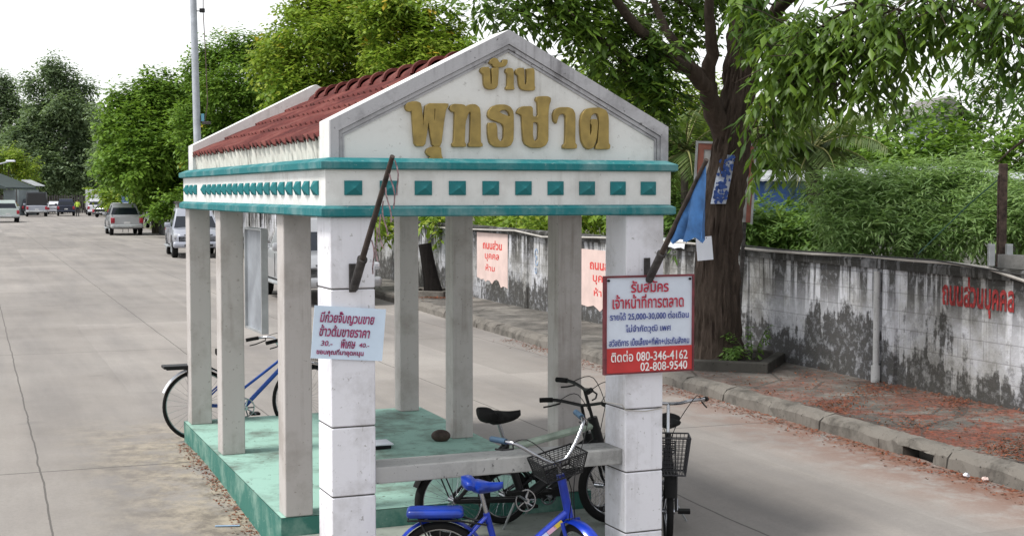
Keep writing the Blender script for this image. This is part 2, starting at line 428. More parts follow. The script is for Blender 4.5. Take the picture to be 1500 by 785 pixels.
# ------------------------------------------------------------------ mesh helpers
class MB:
    """collects shapes; build() links them as ONE mesh object"""
    def __init__(s): s.v, s.f, s.mi, s.mats, s.T = [], [], [], [], None
    def _m(s, m):
        if m is None: return 0
        if m not in s.mats: s.mats.append(m)
        return s.mats.index(m)
    def add(s, vs, fs, m=None):
        o = len(s.v)
        s.v += [tuple(s.T @ Vector(v)) if s.T is not None else tuple(v) for v in vs]
        k = s._m(m)
        for f in fs:
            s.f.append(tuple(i + o for i in f)); s.mi.append(k)
        return s
    def box(s, a, b, m=None):
        (x0, y0, z0), (x1, y1, z1) = a, b
        vs = [(x0, y0, z0), (x1, y0, z0), (x1, y1, z0), (x0, y1, z0), (x0, y0, z1), (x1, y0, z1), (x1, y1, z1), (x0, y1, z1)]
        return s.add(vs, [(0, 3, 2, 1), (4, 5, 6, 7), (0, 1, 5, 4), (1, 2, 6, 5), (2, 3, 7, 6), (3, 0, 4, 7)], m)
    def bevbox(s, a, b, r=0.01, m=None, seg=2):
        bm = bmesh.new()
        bmesh.ops.create_cube(bm, size=1)
        c = [(a[i] + b[i]) / 2 for i in range(3)]; d = [abs(b[i] - a[i]) for i in range(3)]
        for v in bm.verts: v.co = Vector((c[0] + v.co.x * d[0], c[1] + v.co.y * d[1], c[2] + v.co.z * d[2]))
        bmesh.ops.bevel(bm, geom=bm.edges[:] , offset=r, segments=seg, affect='EDGES', profile=0.5)
        bm.verts.index_update()
        s.add([v.co[:] for v in bm.verts], [[v.index for v in f.verts] for f in bm.faces], m)
        bm.free(); return s
    def tube(s, pts, r, n=8, m=None, cap=True):
        pts = [Vector(p) for p in pts]
        rs = r if isinstance(r, (list, tuple)) else [r] * len(pts)
        up = None; rings = []
        for i, p in enumerate(pts):
            t = (pts[min(i + 1, len(pts) - 1)] - pts[max(i - 1, 0)]).normalized()
            if up is None:
                up = Vector((0, 0, 1)) if abs(t.z) < 0.9 else Vector((1, 0, 0))
            a = t.cross(up)
            if a.length < 1e-5: a = t.orthogonal()
            a.normalize(); b2 = a.cross(t).normalized(); up = b2
            rings.append([p + (a * math.cos(q) + b2 * math.sin(q)) * rs[i] for q in (2 * math.pi * k / n for k in range(n))])
        vs = [v for R in rings for v in R]
        fs = [(i * n + k, i * n + (k + 1) % n, (i + 1) * n + (k + 1) % n, (i + 1) * n + k) for i in range(len(pts) - 1) for k in range(n)]
        if cap:
            fs.append(tuple(range(n))[::-1]); fs.append(tuple((len(pts) - 1) * n + k for k in range(n)))
        return s.add(vs, fs, m)
    def torus(s, c, R, r, axis='y', n=40, k=8, m=None, a0=0, a1=2 * math.pi):
        full = abs(a1 - a0 - 2 * math.pi) < 1e-6
        N_ = n if full else n + 1
        vs = []
        for i in range(N_):
            a = a0 + (a1 - a0) * i / n
            for j in range(k):
                q = 2 * math.pi * j / k
                rr = R + r * math.cos(q)
                vs.append((c[0] + rr * math.cos(a), c[1] + r * math.sin(q), c[2] + rr * math.sin(a)))
        fs = [(i * k + j, i * k + (j + 1) % k, ((i + 1) % N_) * k + (j + 1) % k, ((i + 1) % N_) * k + j) for i in range(n) for j in range(k)]
        return s.add(vs, fs, m)
    def prism(s, poly, d0, d1, m=None, plane='xz'):
        """polygon in the xz (or yz, xy) plane, extruded between d0 and d1 along the third axis"""
        n = len(poly)
        def q(p, d):
            return {'xz': (p[0], d, p[1]), 'yz': (d, p[0], p[1]), 'xy': (p[0], p[1], d)}[plane]
        vs = [q(p, d0) for p in poly] + [q(p, d1) for p in poly]
        fs = [tuple(range(n)), tuple(range(2 * n - 1, n - 1, -1))] + [(i, i + n, (i + 1) % n + n, (i + 1) % n) for i in range(n)]
        return s.add(vs, fs, m)
    def grid(s, rows, m=None, flip=False):
        nr, nc = len(rows), len(rows[0])
        vs = [p for r in rows for p in r]
        fs = [(i * nc + j, i * nc + j + 1, (i + 1) * nc + j + 1, (i + 1) * nc + j) for i in range(nr - 1) for j in range(nc - 1)]
        if flip: fs = [f[::-1] for f in fs]
        return s.add(vs, fs, m)
    def ball(s, c, r, m=None, nu=12, nv=8):
        r = r if isinstance(r, (tuple, list)) else (r, r, r)
        rows = [[(c[0] + r[0] * math.sin(math.pi * i / nv) * math.cos(2 * math.pi * j / nu), c[1] + r[1] * math.sin(math.pi * i / nv) * math.sin(2 * math.pi * j / nu), c[2] + r[2] * math.cos(math.pi * i / nv)) for j in range(nu + 1)] for i in range(nv + 1)]
        return s.grid(rows, m)
    def build(s, name, m=None, parent=None, smooth=False, fix=True, bevel=0.0):
        me = bpy.data.meshes.new(name)
        me.from_pydata(s.v, [], s.f)
        ms = s.mats if s.mats else [m]
        if s.mats and m is not None and m not in s.mats: pass
        for x in ms:
            if x: me.materials.append(x)
        if s.mats:
            me.polygons.foreach_set('material_index', s.mi)
        if fix or bevel:
            bm = bmesh.new(); bm.from_mesh(me)
            if bevel:
                bmesh.ops.remove_doubles(bm, verts=bm.verts, dist=0.0001)
                ed = [e for e in bm.edges if len(e.link_faces) == 2 and e.calc_face_angle(0) > 0.6]
                bmesh.ops.bevel(bm, geom=ed, offset=bevel, segments=2, affect='EDGES', profile=0.5, clamp_overlap=True)
            bmesh.ops.recalc_face_normals(bm, faces=bm.faces)
            bm.to_mesh(me); bm.free()
        if smooth:
            me.polygons.foreach_set('use_smooth', [True] * len(me.polygons))
            try: me.set_sharp_from_angle(angle=math.radians(42))
            except Exception: pass
        me.update()
        o = bpy.data.objects.new(name, me)
        COL.objects.link(o)
        if parent: o.parent = parent
        return o

def tag(o, label=None, cat=None, group=None, kind=None):
    if label: o['label'] = label
    if cat: o['category'] = cat
    if group: o['group'] = group
    if kind: o['kind'] = kind
    return o

def thing(name, label, cat, loc=(0, 0, 0), rz=0.0, group=None):
    o = bpy.data.objects.new(name, None)
    o.empty_display_size = 0.2
    COL.objects.link(o)
    o.location = loc; o.rotation_euler = (0, 0, rz)
    return tag(o, label, cat, group)

def copy_tree(o, parent=None):
    c = o.copy(); COL.objects.link(c)
    if parent: c.parent = parent
    for ch in list(o.children): copy_tree(ch, c)
    return c

def text_mesh(body, width, height, ext=0.0015, bold=0.0, skew=0.0):
    """lettering as a mesh fitted to width x height, centred, lying in the xz plane and facing -y"""
    cu = bpy.data.curves.new('text', 'FONT')
    cu.body = body; cu.size = 1.0; cu.extrude = 0.02; cu.offset = bold; cu.resolution_u = 3
    ob = bpy.data.objects.new('text', cu)
    COL.objects.link(ob)
    dg = bpy.context.evaluated_depsgraph_get()
    me = bpy.data.meshes.new_from_object(ob.evaluated_get(dg))
    bpy.data.objects.remove(ob)
    k = len(me.vertices)
    co = np.empty(k * 3); me.vertices.foreach_get('co', co); co = co.reshape(-1, 3)
    lo, hi = co.min(0), co.max(0)
    c = (lo + hi) / 2; d = np.maximum(hi - lo, 1e-6)
    x = (co[:, 0] - c[0]) / d[0] * width; z = (co[:, 1] - c[1]) / d[1] * height
    vs = [(a + skew * b_, (-ext if q > 0 else 0.0), b_) for a, b_, q in zip(x, z, co[:, 2])]
    fs = [tuple(p.vertices) for p in me.polygons]
    bpy.data.meshes.remove(me)
    return vs, fs

# ------------------------------------------------------------------ ground, road, kerb, pavement
TH = math.atan(850 / 2050 * math.cos(PITCH))
OX, OY = -1.115, 8.2                    # front left corner of the shelter on the ground
def shelter_local(x, y):
    dx, dy = x - OX, y - OY
    return dx * math.cos(TH) + dy * math.sin(TH), -dx * math.sin(TH) + dy * math.cos(TH)
def gz(x, y):
    """height of the road: it dips a little at the front of the shelter"""
    a, b = shelter_local(x, y)
    d = 0.17 * (1 - ss(0.8, 4.6, b)) * (1 - ss(2.3, 4.6, a)) * ss(-9, -3, a) * ss(-4, -2, b)
    return -d
def kerb_x(y): return 3.95 - 0.345 * (y - 10.8)
def wall_x(y): return 5.0 - 0.38 * (y - 13.7)

def sheet(name, x0, x1, y0, y1, z, m):
    b = MB(); b.add([(x0, y0, z), (x1, y0, z), (x1, y1, z), (x0, y1, z)], [(0, 1, 2, 3)], m)
    o = b.build(name, m); o['kind'] = 'structure'; return o
sheet('ground', -1500, 1500, -300, 2500, -0.3, mat('earth', (0.09, 0.085, 0.05), 0.95, 0, 0.3, 0.3))

ys = [-12, -6, 0, 3, 5] + [5.5 + 0.4 * i for i in range(30)] + [18, 20, 23, 27, 32, 40, 50, 60, 70, 80, 110, 150, 240, 400]
us = [0.0, 0.02, 0.05, 0.1, 0.18, 0.3, 0.6, 1, 1.5, 2, 2.5, 3, 3.5, 4, 4.5, 5, 5.5, 6, 6.5, 7, 7.5, 8, 8.5, 9, 9.5, 10.5, 12, 14, 17, 22, 30, 45, 70, 110]
rows = []
for y in ys:
    row = []
    for u in us:
        x = kerb_x(y) + 0.05 - u
        row.append((x, y, gz(x, y)))
    rows.append(row)
b = MB(); b.grid(rows, M['road'], True)
road = b.build('road', M['road'], smooth=True); road['kind'] = 'structure'

# pavement between kerb and wall
ky = [5 + 0.25 * i for i in range(100)] + [30 + i for i in range(51)]
b = MB()
rows = []
for y in ky:
    k = kerb_x(y) + 0.17; w_ = wall_x(y) + 0.12
    rows.append([(k + (w_ - k) * t, y, 0.148 + 0.012 * math.sin(y * 3.1 + t * 5) * math.sin(y * 1.3) + (0.02 * t)) for t in (0, 0.1, 0.25, 0.4, 0.55, 0.7, 0.85, 1)])
b.grid(rows)
pv = b.build('pavement', M['walk'], smooth=True); pv['kind'] = 'structure'

# kerb: worn stones, one drain mouth left open
rk = random.Random(4)
b = MB()
y = 5.0
dirv = Vector((-0.345, 1, 0)).normalized(); nrm = Vector((dirv.y, -dirv.x, 0))
def kerb_stone(y0, y1, zb):
    n = 6
    rr = []
    for i in range(n + 1):
        yy = y0 + (y1 - y0) * i / n
        c = Vector((kerb_x(yy), yy, 0))
        j = [rk.uniform(-0.012, 0.012) for _ in range(5)]
        e = 0.012 if 0 < i < n else 0.03
        prof = [(0.0 + j[0] - 0.012, zb), (0.0 + j[1], 0.10 + j[2] - e * 0.6), (0.03 + j[1] + e * 0.4, 0.15 + j[3] - e * 0.5), (0.17, 0.156 + j[4] * 0.5), (0.17, -0.05)]
        rr.append([(c.x + nrm.x * p[0] , c.y + nrm.y * p[0], p[1]) for p in prof])
    b.grid(rr)
    k = len(rr[0])
    b.add(rr[0], [tuple(range(k))]); b.add(rr[-1], [tuple(range(k))[::-1]])
while y < 78:
    L = 0.95 if y < 30 else 2.0
    if abs(y - 11.65) < 0.5:
        kerb_stone(y, y + 0.18, -0.03); kerb_stone(y + 0.18, y + 0.60, 0.085); kerb_stone(y + 0.60, y + L - 0.012, -0.03)
    else:
        kerb_stone(y, y + L - 0.012, -0.03)
    y += L
kb = b.build('kerb', M['kerb'], smooth=False); kb['kind'] = 'structure'

# ------------------------------------------------------------------ the gate shelter
shelter = thing('gate_shelter', 'white and teal roofed gate shelter with gold lettering on its gable, standing in the road', 'shelter', (OX, OY, 0), TH)
WX0, WX1 = 0.077, 2.345                 # gable walls
YB = 5.11
def part(b, name, m, smooth=False, parent=None, bevel=0.0):
    return b.build(name, m, parent or shelter, smooth, bevel=bevel)

def fz(y): return 0.126 + (y - 1.19) * 0.0165      # the floor rises a little to the back
b = MB()                                           # platform: painted top, darker riser
x0, x1, y0, y1 = 0.02, 2.33, 1.19, 5.12
rows = [[(x0 + (x1 - x0) * i / 8, y0 + (y1 - y0) * j / 12, fz(y0 + (y1 - y0) * j / 12)) for i in range(9)] for j in range(13)]
b.grid(rows)
part(b, 'platform_floor', M['floor'])
b = MB()
e = 0.004
b.add([(x0, y0, -0.3), (x1, y0, -0.3), (x1, y1, -0.3), (x0, y1, -0.3), (x0, y0, fz(y0) - e), (x1, y0, fz(y0) - e), (x1, y1, fz(y1) - e), (x0, y1, fz(y1) - e)],
      [(0, 1, 5, 4), (1, 2, 6, 5), (2, 3, 7, 6), (3, 0, 4, 7), (0, 3, 2, 1)])
part(b, 'platform_riser', M['riser'])
b = MB(); b.bevbox((0.03, -0.02, -0.35), (2.32, 1.186, 0.0), 0.012)
part(b, 'front_slab', plaster('slab_concrete', (0.27, 0.3, 0.27), dirt=(0.12, 0.13, 0.12), amount=1.2))

def pillar(xa, xb, grooves):
    b = MB()
    zs = [-0.02] + sorted(grooves) + [2.163]
    b.box((xa + 0.006, 0.066, 0.0), (xb - 0.006, 0.354, 2.15), M['dark_groove'])
    for i in range(len(zs) - 1):
        lo = zs[i] + (0.004 if i else 0); hi = zs[i + 1] - (0.004 if i < len(zs) - 2 else 0)
        b.bevbox((xa, 0.06, lo), (xb, 0.36, hi), 0.006, M['white'], 1)
    return part(b, 'pillar', M['white'])
M['dark_groove'] = mat('dark_groove', (0.07, 0.065, 0.06), 0.9)
pillar(0.066, 0.341, [0.487, 0.906, 1.734])
pillar(2.03, 2.304, [0.088, 0.488, 0.90, 1.72])
for cx_, w_ in ((0.05, 0.19), (2.06, 0.19)):
    for cy_ in (1.19, 3.41, 4.89):
        b = MB(); b.bevbox((cx_, cy_, fz(cy_) + 0.001), (cx_ + w_, cy_ + w_, 2.168), 0.008, None, 2)
        part(b, 'column', M['column'])

b = MB()                                           # bench seat between the front pillars
b.bevbox((0.338, 0.1, 0.538), (2.033, 0.36, 0.64), 0.008)
part(b, 'bench_seat', M['bench'])
# beams: frieze ring (open inside), ceiling slab
b = MB()
fx0, fx1, fy0, fy1 = 0.035, 2.342, 0.04, 5.075
for (a, c) in (((fx0, fy0), (fx1, fy0 + 0.2)), ((fx0, fy1 - 0.2), (fx1, fy1)), ((fx0, fy0 + 0.2), (fx0 + 0.2, fy1 - 0.2)), ((fx1 - 0.2, fy0 + 0.2), (fx1, fy1 - 0.2))):
    b.box((a[0], a[1], 2.19), (c[0], c[1], 2.50))
part(b, 'frieze', M['cream'])
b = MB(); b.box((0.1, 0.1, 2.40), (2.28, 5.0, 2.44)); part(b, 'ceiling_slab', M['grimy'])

def cornice(x0, y0, x1, y1, z0, z1, slope_in, z2, inner, name):
    """a band running round all four sides: vertical face z0..z1, sloping top in to z2"""
    b = MB()
    def ring(i, z): return [(x0 + i, y0 + i, z), (x1 - i, y0 + i, z), (x1 - i, y1 - i, z), (x0 + i, y1 - i, z)]
    rs = [ring(inner, z0 + 0.006), ring(0.014, z0), ring(0, z0 + 0.008), ring(0, z1), ring(slope_in, z2), ring(inner, z2 - 0.01)]
    vs = [v for r in rs for v in r]
    fs = [(i * 4 + k, i * 4 + (k + 1) % 4, (i + 1) * 4 + (k + 1) % 4, (i + 1) * 4 + k) for i in range(len(rs) - 1) for k in range(4)]
    b.add(vs, fs)
    return part(b, name, M['teal'])
cornice(0, 0, 2.375, YB, 2.443, 2.488, 0.06, 2.514, 0.2, 'cornice')
cornice(0.0, 0.0, 2.36, YB, 2.163, 2.212, 0.032, 2.23, 0.2, 'cornice')

def boss_bm(face, t):
    hw, hh, d = 0.054, 0.043, 0.042
    zc = 2.335
    b = MB()
    base = [(-hw, -hh), (hw, -hh), (hw, hh), (-hw, hh)]
    def pt(u, z, o):
        if face == 'front': return (t + u, fy0 - o, zc + z)
        if face == 'left': return (fx0 - o, t + u, zc + z)
        if face == 'right': return (fx1 + o, t + u, zc + z)
        return (t + u, fy1 + o, zc + z)
    vs = [pt(u, z, -0.004) for u, z in base] + [pt(u, z, 0.009) for u, z in base] + [pt(0, 0, d)]
    b.add(vs, [(0, 1, 5, 4), (1, 2, 6, 5), (2, 3, 7, 6), (3, 0, 4, 7), (4, 5, 8), (5, 6, 8), (6, 7, 8), (7, 4, 8)])
    return b
for i in range(10): part(boss_bm('front', 0.203 + i * 0.2192), 'boss', M['teal_boss'])
for i in range(22):
    if i == 18: continue
    part(boss_bm('left', 0.245 + i * 0.2192), 'boss', M['teal_boss'])
for i in range(22): part(boss_bm('right', 0.245 + i * 0.2192), 'boss', M['teal_boss'])

ZE, ZA, XA = 2.735, 3.315, 1.222
def gable(yf, yb, front):
    s = 1 if front else -1
    b = MB()
    pts = [(WX0, 2.512), (WX1, 2.512), (WX1, ZE), (XA, ZA), (WX0, ZE)]
    ya, yc = (yf + 0.03, yb) if front else (yf, yb - 0.03)
    b.prism(pts, ya, yc)
    g = part(b, 'gable_wall', M['cream'])
    k = (ZA - ZE) / (XA - WX0); ln = math.hypot(1, k)
    def inner(dv, dr):
        return [(WX0 + dv, 2.512), (WX0 + dv, ZE + dv * k - dr * ln), (XA, ZA - dr * ln), (WX1 - dv, ZE + dv * k - dr * ln), (WX1 - dv, 2.512)]
    outer = [(WX0, 2.512), (WX0, ZE), (XA, ZA), (WX1, ZE), (WX1, 2.512)]
    rim = MB()
    for (po, pi, d0, d1) in ((outer, inner(0.052, 0.078), 0.03, 0.0), (inner(0.055, 0.081), inner(0.075, 0.104), 0.03, 0.012), (inner(0.078, 0.107), inner(0.09, 0.122), 0.03, 0.02)):
        y0_, y1_ = (yf + d0 - 0.001, yf + d1) if front else (yb - d0 + 0.001, yb - d1)
        for i in range(4):
            q = [po[i], po[i + 1], pi[i + 1], pi[i]]
            rim.prism(q, y0_, y1_)
    rim.build('gable_border', M['grimy'], g)
    return g
gable(0.08, 0.33, True)
gable(4.80, 5.04, False)

# corrugated tile slopes
EX, EZ, RX, RZ = 0.095, 2.625, XA, 3.155
def slope(sign):
    b = MB()
    ya, yb = 0.332, 4.798
    n = 30 * 8
    NC = 4
    def wave(y):
        t = ((y - ya) / (yb - ya) * 30) % 1.0
        return 0.029 * (math.sin(math.pi * min(1, t / 0.62)) if t < 0.62 else -0.28 * math.sin(math.pi * (t - 0.62) / 0.38))
    def pt(s, y, up):
        x = EX + (RX - EX) * s; z = EZ + (RZ - EZ) * s
        nx, nz = -(RZ - EZ), (RX - EX); l = math.hypot(nx, nz)
        o = wave(y) + up
        X = x + nx / l * o; Z = z + nz / l * o
        return (X if sign < 0 else 2 * XA - X, y, Z)
    for c in range(NC):
        s0, s1 = c / NC - 0.012, (c + 1) / NC + 0.03
        jit = [RNG.uniform(-0.006, 0.006) for _ in range(31)]
        ys_ = [ya + (yb - ya) * i / n for i in range(n + 1)]
        rws = [[pt(s0 + jit[int(i / 8)], y, 0.012) for i, y in enumerate(ys_)], [pt(s0 + jit[int(i / 8)], y, 0.03) for i, y in enumerate(ys_)], [pt((s0 + s1) / 2, y, 0.024) for y in ys_], [pt(s1, y, 0.008) for y in ys_]]
        b.grid(rws, None, sign > 0)
    return part(b, 'tile_slope', M['tile'], True)
slope(-1); slope(1)
def eave(sign):
    b = MB()
    ya, yb = 0.333, 4.797
    n = 30 * 8
    def prof(y):
        t = ((y - ya) / (yb - ya) * 30) % 1.0
        return math.sin(math.pi * min(1, t / 0.62)) if t < 0.62 else -0.3 * math.sin(math.pi * (t - 0.62) / 0.38)
    rws = [[], [], []]
    for i in range(n + 1):
        y = ya + (yb - ya) * i / n
        f = prof(y)
        for r, (x, z) in enumerate(((EX + 0.014 - 0.004 * f, 2.505), (EX + 0.01 - 0.012 * f, 2.56), (EX + 0.004 - 0.02 * f, EZ + 0.01 + 0.03 * f))):
            rws[r].append((x if sign < 0 else 2 * XA - x, y, z))
    b.grid(rws)
    return part(b, 'eave_fill', M['eave'], True)
eave(-1); eave(1)
nr = 13
for i in range(nr):                                # half-round ridge tiles, each over the next
    ya = 0.30 + (4.80 - 0.30) * i / nr; yb = ya + (4.5 / nr) * 1.12
    b = MB()
    rws = []
    for (y, rr, dz) in ((ya, 0.098, 0.028), (ya + 0.04, 0.1, 0.028), (ya + 0.05, 0.09, 0.022), (yb, 0.076, 0.0)):
        rws.append([(XA + rr * 1.05 * math.cos(a), y, RZ - 0.012 + dz + rr * math.sin(a)) for a in [math.pi * k / 12 for k in range(13)]])
    b.grid(rws)
    b.add(rws[0] + [(p[0] * 0.86 + XA * 0.14, p[1] + 0.001, RZ - 0.012 + (p[2] - RZ + 0.012) * 0.8) for p in rws[0]], [(k, k + 1, 14 + k, 13 + k) for k in range(12)])
    part(b, 'ridge_tile', M['tile'], True)

# raised gold letters on the gable
def px_to_gable(px, py, yl):
    """photograph pixel -> shelter coordinates on the plane y = yl"""
    p1 = P(px, py, 10.0); c = Vector((0, 0, CAM_H)); d = p1 - c
    nx, ny = -math.sin(TH), math.cos(TH)
    t = (yl - ((c.x - OX) * nx + (c.y - OY) * ny)) / (d.x * nx + d.y * ny)
    q = c + d * t
    dx, dy = q.x - OX, q.y - OY
    return dx * math.cos(TH) + dy * math.sin(TH), q.z
def letter(outline, origin, sc, holes=(), depth=0.028):
    def spline(cu, pts):
        pts = [px_to_gable(origin[0] + p[0] / sc, origin[1] + p[1] / sc, 0.09) for p in pts]
        # soften the polygon by corner cutting
        q = []
        for i in range(len(pts)):
            a, c = pts[i], pts[(i + 1) % len(pts)]
            q += [(a[0] * 0.85 + c[0] * 0.15, a[1] * 0.85 + c[1] * 0.15), (a[0] * 0.15 + c[0] * 0.85, a[1] * 0.15 + c[1] * 0.85)]
        s = cu.splines.new('POLY'); s.points.add(len(q) - 1)
        for i, p in enumerate(q): s.points[i].co = (p[0], p[1], 0, 1)
        s.use_cyclic_u = True
    cu = bpy.data.curves.new('letter', 'CURVE'); cu.dimensions = '2D'; cu.fill_mode = 'BOTH'
    cu.extrude = depth / 2; cu.bevel_depth = 0.003; cu.bevel_resolution = 1
    spline(cu, outline)
    for h in holes: spline(cu, h)
    ob = bpy.data.objects.new('letter', cu); COL.objects.link(ob)
    me = bpy.data.meshes.new_from_object(ob.evaluated_get(bpy.context.evaluated_depsgraph_get()))
    bpy.data.objects.remove(ob)
    for v in me.vertices: v.co = (v.co.x, 0.112 - depth / 2 - v.co.z, v.co.y)
    me.flip_normals()
    me.materials.clear(); me.materials.append(M['gold'])
    me.name = 'letter'
    o = bpy.data.objects.new('letter', me); COL.objects.link(o); o.parent = shelter
    return o
A1, A2, A3 = ((590, 130), 7.1375), ((740, 130), 7.1375), ((690, 75), 11.218)
letter([(30,215),(28,185),(50,152),(95,140),(150,140),(185,158),(203,300),(210,395),(220,320),(240,160),(470,160),(470,185),(447,215),(425,350),(395,600),(310,600),(290,480),(265,320),(250,450),(225,600),(125,600),(110,420),(95,220),(75,238),(50,235)], *A1, holes=[[(326,205),(342,210),(336,330),(322,345)]])
letter([(240,665),(255,630),(300,612),(392,610),(400,700),(414,735),(405,752),(280,752),(272,730),(292,712),(262,700)], *A1)
letter([(490,215),(500,185),(530,165),(600,168),(640,175),(655,195),(700,170),(760,170),(800,205),(808,280),(808,560),(828,580),(828,607),(690,607),(688,580),(705,560),(712,260),(700,235),(680,260),(650,350),(640,560),(655,580),(655,607),(520,607),(518,580),(535,560),(545,280),(540,240),(515,242)], *A1)
letter([(890,290),(895,240),(930,195),(990,172),(1070,172),(1120,195),(1152,245),(1155,400),(1150,540),(1125,590),(1085,609),(960,609),(910,570),(893,500),(890,362),(965,362),(980,400),(985,520),(1010,552),(1040,552),(1055,520),(1058,400),(1035,365),(960,335),(905,312)], *A1, holes=[[(1000,245),(1030,222),(1075,222),(1110,250),(1125,300),(1085,288),(1040,270)]])
letter([(120,255),(140,215),(180,190),(280,190),(285,300),(345,295),(340,150),(318,120),(330,90),(380,85),(440,85),(470,100),(470,130),(455,170),(445,250),(445,540),(420,590),(370,617),(270,617),(210,585),(190,540),(175,290),(160,272)], *A2, holes=[[(285,350),(330,350),(350,380),(345,520),(320,555),(295,545),(282,480)]])
letter([(505,330),(500,270),(520,225),(570,200),(660,200),(705,220),(728,270),(725,570),(745,592),(740,627),(605,627),(605,597),(630,575),(635,290),(615,262),(580,262),(550,290),(530,365),(512,345)], *A2)
letter([(790,480),(785,350),(800,270),(840,220),(900,205),(990,205),(1050,230),(1075,290),(1075,570),(1092,592),(1085,632),(945,632),(945,602),(970,565),(982,320),(965,262),(925,255),(890,290),(878,360),(878,470),(890,500),(905,450),(905,385),(888,360),(900,325),(950,325),(962,345),(962,400),(946,540),(913,620),(860,634),(825,605),(800,550)], *A2)
letter([(150,330),(165,290),(200,270),(295,275),(305,420),(310,540),(325,560),(340,540),(345,420),(335,290),(440,275),(445,300),(430,560),(410,600),(370,627),(280,627),(235,600),(215,550),(205,380),(180,368)], *A3)
letter([(300,185),(330,140),(380,118),(430,140),(450,192),(510,205),(520,150),(592,150),(585,205),(560,243),(500,264),(380,264),(350,240),(345,212),(312,212)], *A3)
letter([(565,345),(575,300),(620,285),(670,295),(690,340),(692,590),(704,632),(575,632),(575,600),(598,585),(598,400),(585,365)], *A3)
letter([(728,355),(745,310),(790,285),(865,290),(870,540),(885,560),(915,540),(915,330),(905,300),(1032,290),(1032,570),(1044,600),(1032,645),(960,648),(880,645),(820,622),(790,560),(775,400),(752,388)], *A3)

# ------------------------------------------------------------------ signs, flag poles and small things on the shelter
def to_world(x, y, z=0.0):
    return Vector((OX + x * math.cos(TH) - y * math.sin(TH), OY + x * math.sin(TH) + y * math.cos(TH), z))

def lettering(parent, lines, m, name='lettering', dy=0.0, tilt=0.0):
    """lines: (text, x, z, width, height, bold, skew) on the parent's front, each line a part of its own"""
    for (t, x, z, w_, h_, bold, sk) in lines:
        b = MB(); vs, fs = text_mesh(t, w_, h_, 0.0012, bold, sk)
        b.add([(x + v[0], v[1] - 0.004 + dy, z + v[2]) for v in vs], fs)
        o = b.build(name, m, parent, fix=False); o.rotation_euler = (0, tilt, 0)

def curved_sheet(w_, h_, m, name, parent, bulge=0.006, th=0.003, nx=16, nz=12, seed=1):
    rr = random.Random(seed)
    ph = [rr.uniform(0, 6) for _ in range(4)]
    def y(u, v): return bulge * (math.sin(u * 5 + ph[0]) * 0.5 + math.sin(v * 4 + u * 2 + ph[1]) * 0.5)
    b = MB()
    f = [[((u / nx - .5) * w_, y(u / nx, v / nz) * 0.4, (v / nz - .5) * h_) for u in range(nx + 1)] for v in range(nz + 1)]
    k = [[(p[0], p[1] + th, p[2]) for p in r] for r in f]
    b.grid(f); b.grid(k, None, True)
    for r in ((f[0], k[0]), (k[-1], f[-1])): b.grid([r[0], r[1]])
    b.grid([[r[0] for r in f], [r[0] for r in k]]); b.grid([[r[-1] for r in k], [r[-1] for r in f]])
    return b.build(name, m, parent, True)

# white card sign taped on the left pillar
s1 = thing('card_sign', 'pale blue white card with handwritten red Thai lettering, taped round the left front pillar', 'sign', to_world(0.172, 0.043, 1.47), TH)
bd = curved_sheet(0.44, 0.312, M['card'], 'card', s1, 0.004)
bd.rotation_euler = (0, 0.085, 0)
lettering(s1, [('มีก๋วยจั๊บญวนขาย', -0.015, 0.088, 0.33, 0.082, 0.022, 0.1), ('ข้าวต้มขายราคา', -0.025, 0.012, 0.31, 0.07, 0.024, 0.1),
                    ('30.-', -0.13, -0.064, 0.07, 0.032, 0.012, 0.15), ('พิเศษ', 0.0, -0.062, 0.09, 0.055, 0.022, 0.1), ('40.-', 0.10, -0.066, 0.065, 0.026, 0.012, 0.15),
                    ('ขอบคุณที่มาอุดหนุน', -0.045, -0.117, 0.29, 0.045, 0.03, 0.0)], M['ink_purple'], tilt=0.085)

# framed banner on the right pillar
s2 = thing('banner_sign', 'white vinyl banner in a dark red frame with Thai job lettering and phone numbers', 'banner', to_world(2.18, 0.022, 1.457), TH)
W2, H2 = 0.655, 0.635
cl = curved_sheet(W2 - 0.02, H2 - 0.02, M['banner'], 'banner_cloth', s2, 0.007, seed=5)
fr = MB()
for (a, c) in (((-W2 / 2, -0.012, -H2 / 2), (-W2 / 2 + 0.016, 0.02, H2 / 2)), ((W2 / 2 - 0.012, -0.012, -H2 / 2), (W2 / 2, 0.02, H2 / 2)), ((-W2 / 2 + 0.016, -0.012, H2 / 2 - 0.012), (W2 / 2 - 0.012, 0.02, H2 / 2)), ((-W2 / 2 + 0.016, -0.012, -H2 / 2), (W2 / 2 - 0.012, 0.02, -H2 / 2 + 0.008))):
    fr.box(a, c)
fr.build('frame', M['dark_red'], s2)
rp = MB(); rp.box((-W2 / 2 + 0.018, -0.0085, -H2 / 2 + 0.01), (W2 / 2 - 0.014, -0.0055, -H2 / 2 + 0.17)); rp.build('red_panel', M['red_vinyl'], s2)
def zrow(py): return (475.5 - py) / 222.0
def lett2(lines, m, dy):
    lettering(s2, lines, m, dy=dy)
lett2([('รับสมัคร', 0.0, zrow(421), 0.275, 0.078, 0.02, 0), ('เจ้าหน้าที่การตลาด', -0.01, zrow(442), 0.52, 0.092, 0.018, 0)], M['ink_red'], -0.0045)
lett2([('รายได้ 25,000-30,000 ต่อเดือน', 0.0, zrow(463.5), 0.575, 0.055, 0.014, 0), ('ไม่จำกัดวุฒิ เพศ', -0.01, zrow(482), 0.33, 0.062, 0.014, 0), ('สวัสดิการ เบี้ยเลี้ยง+ที่พัก+ประกันสังคม', 0.0, zrow(500), 0.585, 0.05, 0.016, 0)], M['ink_blue'], -0.0045)
